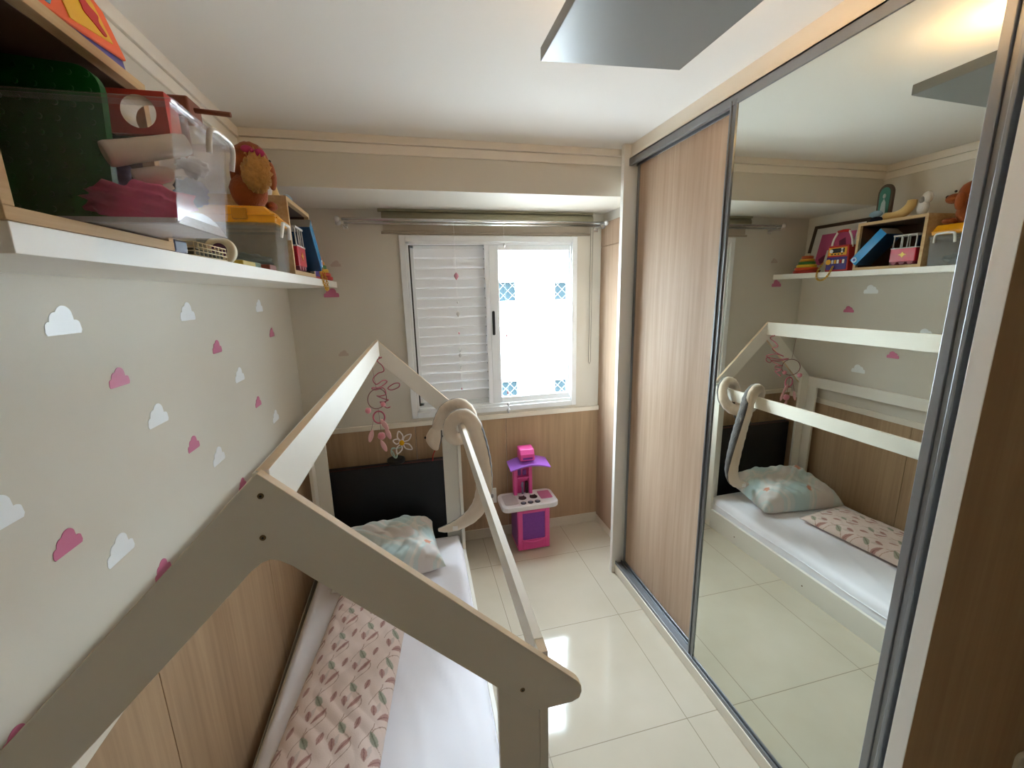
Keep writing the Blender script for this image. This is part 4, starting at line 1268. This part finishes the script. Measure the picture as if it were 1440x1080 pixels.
for y in (1.824, 1.866, 1.898, 1.936):
    for x in (-0.400, -0.466): q.tube([(x, y, ZN + 0.09), (x - 0.002 if x > -0.43 else x + 0.002, y, ZN + 0.158)], 0.0032, 6)
q.box(-0.470, -0.396, 1.820, 1.940, ZN + 0.156, ZN + 0.164)
q.box(-0.471, -0.395, 1.8145, 1.9455, ZN + 0.088, ZN + 0.094)
q.build('cabin_frame', gr, tr, bevel=0.001)
q = MB(); q.prism([(1.858, ZN + 0.055), (1.872, ZN + 0.060), (1.880, ZN + 0.071), (1.888, ZN + 0.060), (1.902, ZN + 0.055), (1.888, ZN + 0.050), (1.880, ZN + 0.038), (1.872, ZN + 0.050)], -0.396, -0.3945, 'x'); q.build('emblem', gld, tr)
for y in (1.838, 1.880, 1.922):
    MB().lathe([(0.015, -0.468), (0.015, -0.398)], (0, y, ZN + 0.0155), 16, 0, 'x').build('wheel', mat('dark_pink_wheel', '7c2135', 0.5), tr)

# ---------- on top of the far oak box
ZB = 2.1165
q = MB()
pth = smooth_path([(-0.50, 2.085, ZB + 0.030), (-0.50, 2.035, ZB + 0.024), (-0.50, 1.985, ZB + 0.034), (-0.50, 1.950, ZB + 0.068), (-0.50, 1.945, ZB + 0.10)], 6)
q.tube(pth, [0.004] + [0.022 + 0.004 * math.sin(PI * i / (len(pth) - 3)) for i in range(len(pth) - 2)] + [0.004], 16)
single(q, 'crescent_cushion', mat('butter_velour', 'd9b878', 0.95, bump=0.3, bscale=120, sheen=0.3), 'butter yellow crescent shaped cushion on top of the far oak box', 'soft toy')
wp_ = thing('white_plush_figure', 'small white plush with pale grey marking right of the yellow crescent', 'soft toy', (-0.50, 1.885, ZB))
q = MB(); q.ball((-0.50, 1.885, ZB + 0.045), (0.026, 0.028, 0.045), 16); q.ball((-0.50, 1.872, ZB + 0.095), (0.022, 0.026, 0.034), 16); q.build('body', mat('white_plush', 'd9d4d0', 0.95, bump=0.5, bscale=200), wp_)
MB().ball((-0.480, 1.885, ZB + 0.085), (0.006, 0.014, 0.018), 10).build('marking', mat('grey_felt', '9a989a', 0.9), wp_)
ic = thing('arched_plaque', 'small arched dark green plaque with a pale figure, highest on the far oak box', 'plaque', (-0.54, 2.128, ZB))
arc = [(2.085, ZB + 0.0)] + [(2.128 + 0.045 * math.cos(a), ZB + 0.145 + 0.045 * math.sin(a)) for a in [PI - i * PI / 12 for i in range(13)]] + [(2.171, ZB + 0.0)]
MB().prism(arc, -0.560, -0.540, 'x').build('plaque_frame', mat('dark_bronze_wood', '5d4a3b', 0.5, metal=0.2), ic, bevel=0.002)
arc2 = [(2.098, ZB + 0.02)] + [(2.128 + 0.032 * math.cos(a), ZB + 0.143 + 0.032 * math.sin(a)) for a in [PI - i * PI / 12 for i in range(13)]] + [(2.158, ZB + 0.02)]
MB().prism(arc2, -0.540, -0.538, 'x').build('panel', mat('teal_green_enamel', '3f8273', 0.4), ic)
q = MB(); q.prism([(2.110, ZB + 0.03), (2.116, ZB + 0.10), (2.128, ZB + 0.12), (2.140, ZB + 0.10), (2.147, ZB + 0.03)], -0.538, -0.535, 'x'); q.ball((-0.536, 2.128, ZB + 0.132), (0.004, 0.010, 0.012), 12)
q.build('figure', mat('pale_blue_robe', 'b9c4c4', 0.5), ic)
for ch in ic.children:
    ch.scale = (1.0, 0.95, 1.18)
bp2 = thing('blue_plush_figure', 'pale blue and navy little plush slumped below the arched plaque', 'soft toy', (-0.48, 2.12, ZB))
MB().ball((-0.480, 2.120, ZB + 0.050), (0.020, 0.038, 0.020), 16).build('pale_body', mat('pale_blue_plush', '8fa9bb', 0.95), bp2)
MB().ball((-0.478, 2.112, ZB + 0.0175), (0.022, 0.036, 0.0165), 16).build('navy_legs', mat('navy_plush', '1b2138', 0.95), bp2)

# ---------- framed picture, card, toy radio, chain, stacking rings
pf = thing('picture_frame', 'dark wood picture frame with pink artwork leaning against the wall on the shelf', 'picture', (-0.63, 2.48, SZ))
LM = Matrix.Translation((-0.590, 2.485, SZ + 0.001)) @ Matrix.Rotation(math.radians(-12), 4, 'Y')
fw, fh = 0.40, 0.350
q = MB()
for (y0, y1, z0, z1) in ((-fw / 2, -fw / 2 + 0.022, 0, fh), (fw / 2 - 0.022, fw / 2, 0, fh), (-fw / 2 + 0.022, fw / 2 - 0.022, fh - 0.022, fh), (-fw / 2 + 0.022, fw / 2 - 0.022, 0, 0.022)):
    q.box(-0.018, 0.0, y0, y1, z0, z1)
q.xf(LM); q.build('frame', mat('dark_walnut', '45362a', 0.45), pf, bevel=0.002)
q = MB(); q.box(-0.014, -0.008, -fw / 2 + 0.02, fw / 2 - 0.02, 0.02, fh - 0.02); q.xf(LM); q.build('mat_board', mat('pale_grey_mount', 'c9c4be', 0.7), pf)
q = MB(); q.box(-0.008, -0.0065, -0.125, 0.125, 0.06, fh - 0.07); q.xf(LM); q.build('artwork', mat('rose_pink_print', 'c2527f', 0.6, var=0.1), pf)
q = MB(); q.prism([(0.02, 0.10), (0.06, 0.13), (0.10, 0.10), (0.08, 0.07), (0.04, 0.075)], -0.0065, -0.0055, 'x'); q.prism([(-0.05, 0.12), (-0.02, 0.22), (-0.06, 0.24), (-0.09, 0.15)], -0.0065, -0.0055, 'x'); q.xf(LM)
q.build('printed_shape', mat('plum_print', '7e3558', 0.6), pf)
q = MB(); q.box(-0.0042, 0.0, -0.07, 0.07, 0, 0.155)
q.xf(Matrix.Translation((-0.515, 2.400, SZ + 0.001)) @ Matrix.Rotation(math.radians(-14), 4, 'Y'))
single(q, 'blank_card', mat('ivory_card', 'c8c6b8', 0.7), 'plain ivory card leaning between the framed picture and the toy radio', 'card')
rdo = thing('toy_radio', 'red toy radio with yellow dial panel, purple front and white carrying handle', 'toy', (-0.45, 2.285, SZ))
red = mat('tomato_plastic', 'b31d1c', 0.3); pur = mat('purple_plastic', '3d2a78', 0.35); yl = mat('amber_yellow_plastic', 'e0a21c', 0.35); wh = mat('toy_white', 'e3dfdc', 0.35)
MB().prism([(2.205, SZ + 0.001), (2.362, SZ + 0.001), (2.352, SZ + 0.165), (2.215, SZ + 0.165)], -0.485, -0.425, 'x').build('case', red, rdo, bevel=0.006, seg=3)
MB().box(-0.425, -0.421, 2.222, 2.345, SZ + 0.102, SZ + 0.152).build('dial_panel', yl, rdo, bevel=0.002)
MB().box(-0.421, -0.4195, 2.236, 2.326, SZ + 0.118, SZ + 0.146).build('display', M['black'], rdo)
for y, z, r in ((2.322, SZ + 0.130, 0.011), (2.250, SZ + 0.140, 0.006), (2.250, SZ + 0.124, 0.006)):
    MB().lathe([(r, -0.420), (r, -0.416)], (0, y, z), 16, 0, 'x').build('knob', wh, rdo)
for i in range(4): MB().box(-0.421, -0.418, 2.245 + i * 0.022, 2.257 + i * 0.022, SZ + 0.106, SZ + 0.113).build('button', M['black'], rdo, bevel=0.001)
MB().box(-0.425, -0.421, 2.215, 2.352, SZ + 0.012, SZ + 0.092).build('lower_panel', pur, rdo, bevel=0.002)
MB().lathe([(0.017, -0.421), (0.017, -0.417)], (0, 2.335, SZ + 0.062), 18, 0, 'x').build('yellow_star_button', yl, rdo)
for i in range(5): MB().box(-0.421, -0.4165, 2.228 + i * 0.018, 2.241 + i * 0.018, SZ + 0.050, SZ + 0.074).build('key', [wh, red, wh, yl, wh][i], rdo, bevel=0.002)
q = MB(); q.tube(smooth_path([(-0.455, 2.355, SZ + 0.15), (-0.450, 2.345, SZ + 0.20), (-0.445, 2.318, SZ + 0.245), (-0.445, 2.310, SZ + 0.252)], 6), 0.006, 8)
q.tube(smooth_path([(-0.455, 2.215, SZ + 0.15), (-0.450, 2.220, SZ + 0.20), (-0.445, 2.238, SZ + 0.245), (-0.445, 2.245, SZ + 0.252)], 6), 0.006, 8); q.build('handle', wh, rdo)
MB().tube([(-0.445, 2.315, SZ + 0.252), (-0.445, 2.28, SZ + 0.256), (-0.445, 2.240, SZ + 0.252)], 0.009, 10).build('handle_grip', red, rdo)
# yellow plastic chain drooping over the edge
ych = mat('yellow_chain_plastic', 'd2a21f', 0.35)
cp = smooth_path([(-0.418, 2.372, SZ + 0.06), (-0.406, 2.392, SZ + 0.012), (-0.402, 2.395, SZ - 0.030), (-0.400, 2.372, SZ - 0.052), (-0.400, 2.340, SZ - 0.050), (-0.402, 2.315, SZ - 0.025), (-0.406, 2.300, SZ + 0.008), (-0.412, 2.295, SZ + 0.03)], 4)
q = MB()
for i in range(0, len(cp) - 1):
    a, c = cp[i], cp[i + 1]; t_ = (c - a).normalized(); mid = (a + c) / 2
    s_ = t_.cross(Vector((1, 0, 0))).normalized() if i % 2 else Vector((1, 0, 0))
    pts = [mid + t_ * 0.009 * math.cos(w_) + s_ * 0.0055 * math.sin(w_) for w_ in [k2 * PI / 5 for k2 in range(10)]]
    q.tube(pts, 0.0016, 5, closed=True)
single(q, 'plastic_chain', ych, 'yellow plastic link chain drooping over the shelf edge below the radio', 'chain')
st = thing('stacking_rings', 'rainbow wooden stacking pyramid at the far end of the shelf', 'toy', (-0.475, 2.545, SZ))
z = SZ + 0.001
for i, (c, r) in enumerate((('a02417', 0.080), ('c7471d', 0.071), ('d9b429', 0.062), ('3d7a35', 0.053), ('c98e2b', 0.045), ('b5522c', 0.037))):
    h_ = 0.020
    MB().lathe([(r - 0.003, 0), (r, 0.004), (r, h_ - 0.005), (r - 0.003, h_ - 0.001)], (-0.475, 2.545, z), 24).build('ring', mat('painted_' + c, c, 0.4), st); z += h_
MB().lathe([(0.018, 0), (0.020, 0.004), (0.014, 0.016)], (-0.475, 2.545, z), 16).build('cap', mat('pale_cap', 'd6cdb5', 0.5), st)

# ================================================================== TOY KITCHEN
kt = thing('toy_kitchen', 'pink and purple toy kitchen with white counter standing by the window wall', 'toy kitchen', (0.715, 2.60, 0))
pkp = mat('pink_plastic', 'e8559f', 0.35, var=0.04); ppl = clear_plastic('purple_translucent', (0.62, 0.32, 0.74), 0.62, 0.15)
ppl.node_tree.nodes['Diffuse BSDF'].inputs[0].default_value = srgb('a85fc4')
wtp = mat('white_toy_counter', 'e6e0e2', 0.3); dkp = mat('plum_plastic', '7b2d8f', 0.3)
# body: hollow oven with a purple see-through window
q = MB()
q.box(0.615, 0.635, 2.525, 2.715, 0.0, 0.31).box(0.815, 0.835, 2.525, 2.715, 0.0, 0.31).box(0.635, 0.815, 2.695, 2.715, 0, 0.31).box(0.635, 0.815, 2.525, 2.695, 0, 0.02).box(0.635, 0.815, 2.525, 2.695, 0.295, 0.31)
q.build('oven_body', pkp, kt, bevel=0.005)
MB().box(0.612, 0.6145, 2.54, 2.70, 0.03, 0.29).build('side_panel', dkp, kt)
q = MB()
dx0, dx1, dz0, dz1 = 0.612, 0.838, 0.012, 0.305
q.box(dx0, dx0 + 0.034, 2.506, 2.5245, dz0, dz1).box(dx1 - 0.034, dx1, 2.506, 2.5245, dz0, dz1).box(dx0 + 0.034, dx1 - 0.034, 2.506, 2.5245, dz1 - 0.02, dz1).box(dx0 + 0.034, dx1 - 0.034, 2.506, 2.5245, dz0, 0.085)
dd = q.build('oven_door', pkp, kt, bevel=0.004)
MB().prism(rrect(0.640, 0.810, 0.075, 0.290, 0.02), 2.512, 2.516, 'y').build('door_window', ppl, dd)
MB().tube(smooth_path([(0.636, 2.503, 0.092), (0.68, 2.497, 0.076), (0.725, 2.495, 0.072), (0.77, 2.497, 0.076), (0.814, 2.503, 0.092)], 5), 0.006, 8).build('door_handle', pkp, dd)
MB().box(0.645, 0.805, 2.55, 2.68, 0.17, 0.175).build('oven_shelf', dkp, kt)
# counter
out = rrect(0.508, 0.905, 2.492, 2.715, 0.045, 6)
q = MB(); q.prism(out, 0.312, 0.350, 'z'); q.build('counter', wtp, kt, bevel=0.008, seg=3)
MB().prism(rrect(0.535, 0.632, 2.530, 2.680, 0.02), 0.3505, 0.3525, 'z').build('sink_basin', mat('pearl_basin', 'cfc4c6', 0.3), kt, bevel=0.001)
MB().prism(rrect(0.795, 0.880, 2.560, 2.672, 0.008), 0.3505, 0.354, 'z').build('pink_tray', mat('soft_pink_tray', 'cf6f9c', 0.4), kt, bevel=0.001)
MB().box(0.627, 0.790, 2.498, 2.652, 0.3503, 0.3512).build('sticker_sheet', mat('glossy_white_sticker', 'eeeaec', 0.25), kt)
brn = mat('dark_brown_print', '3a1d1c', 0.5); gry = mat('charcoal_print', '3c3a48', 0.4)
for cx in (0.672, 0.752):
    q = MB(); pts = [(cx + 0.028 * math.cos(a), 2.605 + 0.026 * math.sin(a)) for a in [i * PI / 12 for i in range(24)]]
    pts[4] = (cx + 0.020, 2.640); pts[8] = (cx - 0.020, 2.640)
    q.prism(pts, 0.3512, 0.3535, 'z'); q.build('burner', brn, kt)
for cx in (0.660, 0.710, 0.760):
    q = MB(); q.lathe([(0.019, 0.3512), (0.019, 0.3545)], (cx, 2.532, 0), 20); q.lathe([(0.012, 0.3545), (0.010, 0.360)], (cx, 2.532, 0), 16, 1); q.build('knob', [gry, mat('grey_blue_knob', '8b8ba0', 0.4)], kt)
# tower and hood
q = MB(); q.box(0.625, 0.650, 2.655, 2.700, 0.350, 0.600).box(0.735, 0.760, 2.655, 2.700, 0.350, 0.600).box(0.650, 0.735, 2.685, 2.700, 0.350, 0.600)
q.box(0.650, 0.735, 2.655, 2.685, 0.470, 0.485)
q.build('tower', pkp, kt, bevel=0.004)
q = MB(); q.tube(smooth_path([(0.690, 2.668, 0.352), (0.690, 2.666, 0.41), (0.686, 2.650, 0.445), (0.676, 2.635, 0.42)], 5), 0.007, 8); q.build('tap', mat('lilac_grey_tap', '8f86a8', 0.35), kt)
MB().box(0.66, 0.683, 2.672, 2.684, 0.49, 0.565).box(0.695, 0.72, 2.670, 2.684, 0.49, 0.53).build('hanging_utensils', dkp, kt, bevel=0.003)
MB().box(0.712, 0.73, 2.662, 2.684, 0.355, 0.44).build('bottle_shelf', brn, kt, bevel=0.002)
q = MB(); n = 12
up = []; lo_ = []
for i in range(n + 1):
    x = 0.585 + 0.285 * i / n; s_ = math.sin(PI * i / n)
    up.append((x, 0.598 + 0.030 * s_)); lo_.append((x, 0.590 + 0.024 * s_))
q.prism(up + lo_[::-1], 2.570, 2.700, 'y'); 
for i in range(len(q.v)):
    if q.v[i].y < 2.60: q.v[i].z -= 0.022
hd = q.build('hood', mat('purple_hood_plastic', 'a868d4', 0.3), kt, bevel=0.003)
q = MB(); q.prism([(2.600, 0.622), (2.695, 0.622), (2.695, 0.708), (2.620, 0.700), (2.600, 0.670)], 0.662, 0.765, 'x'); q.build('hood_top', pkp, kt, bevel=0.008, seg=3)
MB().box(0.680, 0.748, 2.5965, 2.600, 0.634, 0.648).build('vent_slot', dkp, kt)

# wall socket beside it
so = thing('wall_socket', 'white wall socket plate on the oak panelling left of the toy kitchen', 'socket', (0.478, YB - 0.012, 0.27))
MB().box(0.440, 0.516, YB - 0.020, YB - 0.0105, 0.270, 0.385).build('plate', M['white'], so, bevel=0.004)
MB().prism(rrect(0.463, 0.493, 0.312, 0.343, 0.01), YB - 0.022, YB - 0.020, 'y').build('insert', mat('grey_socket_insert', '9b9b99', 0.5), so)

# ================================================================== CLOUD STICKERS
pkc = mat('pink_vinyl', 'cf7396', 0.45, var=0.03); wtc = mat('white_vinyl', 'f2f5f8', 0.4, var=0.02)


def cloud(pos, w, wall, m, label, group=None):
    circ = [(-0.36, 0.14, 0.14), (-0.17, 0.30, 0.17), (0.08, 0.36, 0.24), (0.36, 0.15, 0.14)]
    pts = []
    n = 40
    for i in range(n + 1):
        x = -0.5 + i / n; y = 0.0
        for (cx, cy, r) in circ:
            if abs(x - cx) < r: y = max(y, cy + math.sqrt(r * r - (x - cx) ** 2))
        pts.append((x, max(y, 0.07)))
    pts = [(-0.46, 0.0)] + pts + [(0.46, 0.0)]
    pts = [(x * w, y * w) for x, y in pts]
    q = MB()
    if wall == 'L':
        q.prism([(pos[0] + x, pos[1] + y) for x, y in pts], XL + 0.0002, XL + 0.0012, 'x')
    else:
        q.prism([(pos[0] + x, pos[1] + y) for x, y in pts], YB - 0.0012, YB - 0.0002, 'y')
    return single(q, 'cloud_sticker', m, label, 'wall sticker', group)


CL = [(1.050, 1.688, .096, 'L', 0, 'largest white cloud sticker, high on the left wall below the near shelf end'),
      (1.556, 1.688, .094, 'L', 0, 'white cloud sticker just under the shelf, right of the brightest white cloud'),
      (1.177, 1.553, .074, 'L', 1, 'pink cloud sticker diagonally below the brightest white cloud'),
      (1.722, 1.562, .076, 'L', 1, 'pink cloud sticker below and right of the white cloud under the shelf middle'),
      (1.295, 1.420, .096, 'L', 0, 'white cloud sticker midway down the wall between two pink clouds'),
      (1.445, 1.292, .073, 'L', 1, 'pink cloud sticker below right of the mid-wall white cloud, before a faint white one'),
      (1.590, 1.190, .094, 'L', 0, 'faint white cloud sticker above the bed roof peak'),
      (0.815, 1.385, .094, 'L', 0, 'white cloud sticker cut off by the left edge of the photo'),
      (0.927, 1.272, .074, 'L', 1, 'pink cloud sticker low on the left beside a white cloud sticker'),
      (1.055, 1.172, .094, 'L', 0, 'white cloud sticker just above the sloping bed roof board'),
      (1.738, 1.020, .074, 'L', 1, 'pink cloud sticker peeping out right at the bed roof peak'),
      (1.180, 1.035, .074, 'L', 1, 'pink cloud sticker half hidden behind the middle of the near bed roof board'),
      (0.735, 1.020, .074, 'L', 1, 'pink cloud sticker at the lower left corner above the bed roof board'),
      (1.880, 1.425, .094, 'L', 0, 'faint white cloud sticker halfway between two small pink clouds near the corner'),
      (2.035, 1.280, .074, 'L', 1, 'small pink cloud sticker near the ridge of the bed, left of the corner'),
      (2.362, 1.560, .074, 'L', 1, 'small pink cloud sticker nearest the corner below the shelf'),
      (2.232, 1.690, .094, 'L', 0, 'faint white cloud sticker tight under the far shelf end'),
      (2.236, 1.150, .094, 'L', 0, 'faint white cloud sticker low by the corner beside the bed ridge'),
      (-0.447, 1.748, .088, 'B', 1, 'pink cloud sticker on the window wall just under the shelf end')]
for (a, z, w_, wl, pk_, lab) in CL:
    cloud((a, z), w_, wl, pkc if pk_ else wtc, lab, 'cloud stickers on the walls')
fa = mat('faint_pink_vinyl', 'c9b8ad', 0.6)
cloud((-0.405, 1.925), .06, 'B', fa, 'faint dusty pink cloud sticker on the window wall above the shelf end', 'cloud stickers on the walls')
cloud((-0.415, 1.390), .06, 'B', fa, 'faint dusty pink cloud sticker on the window wall left of the bed ridge peak', 'cloud stickers on the walls')
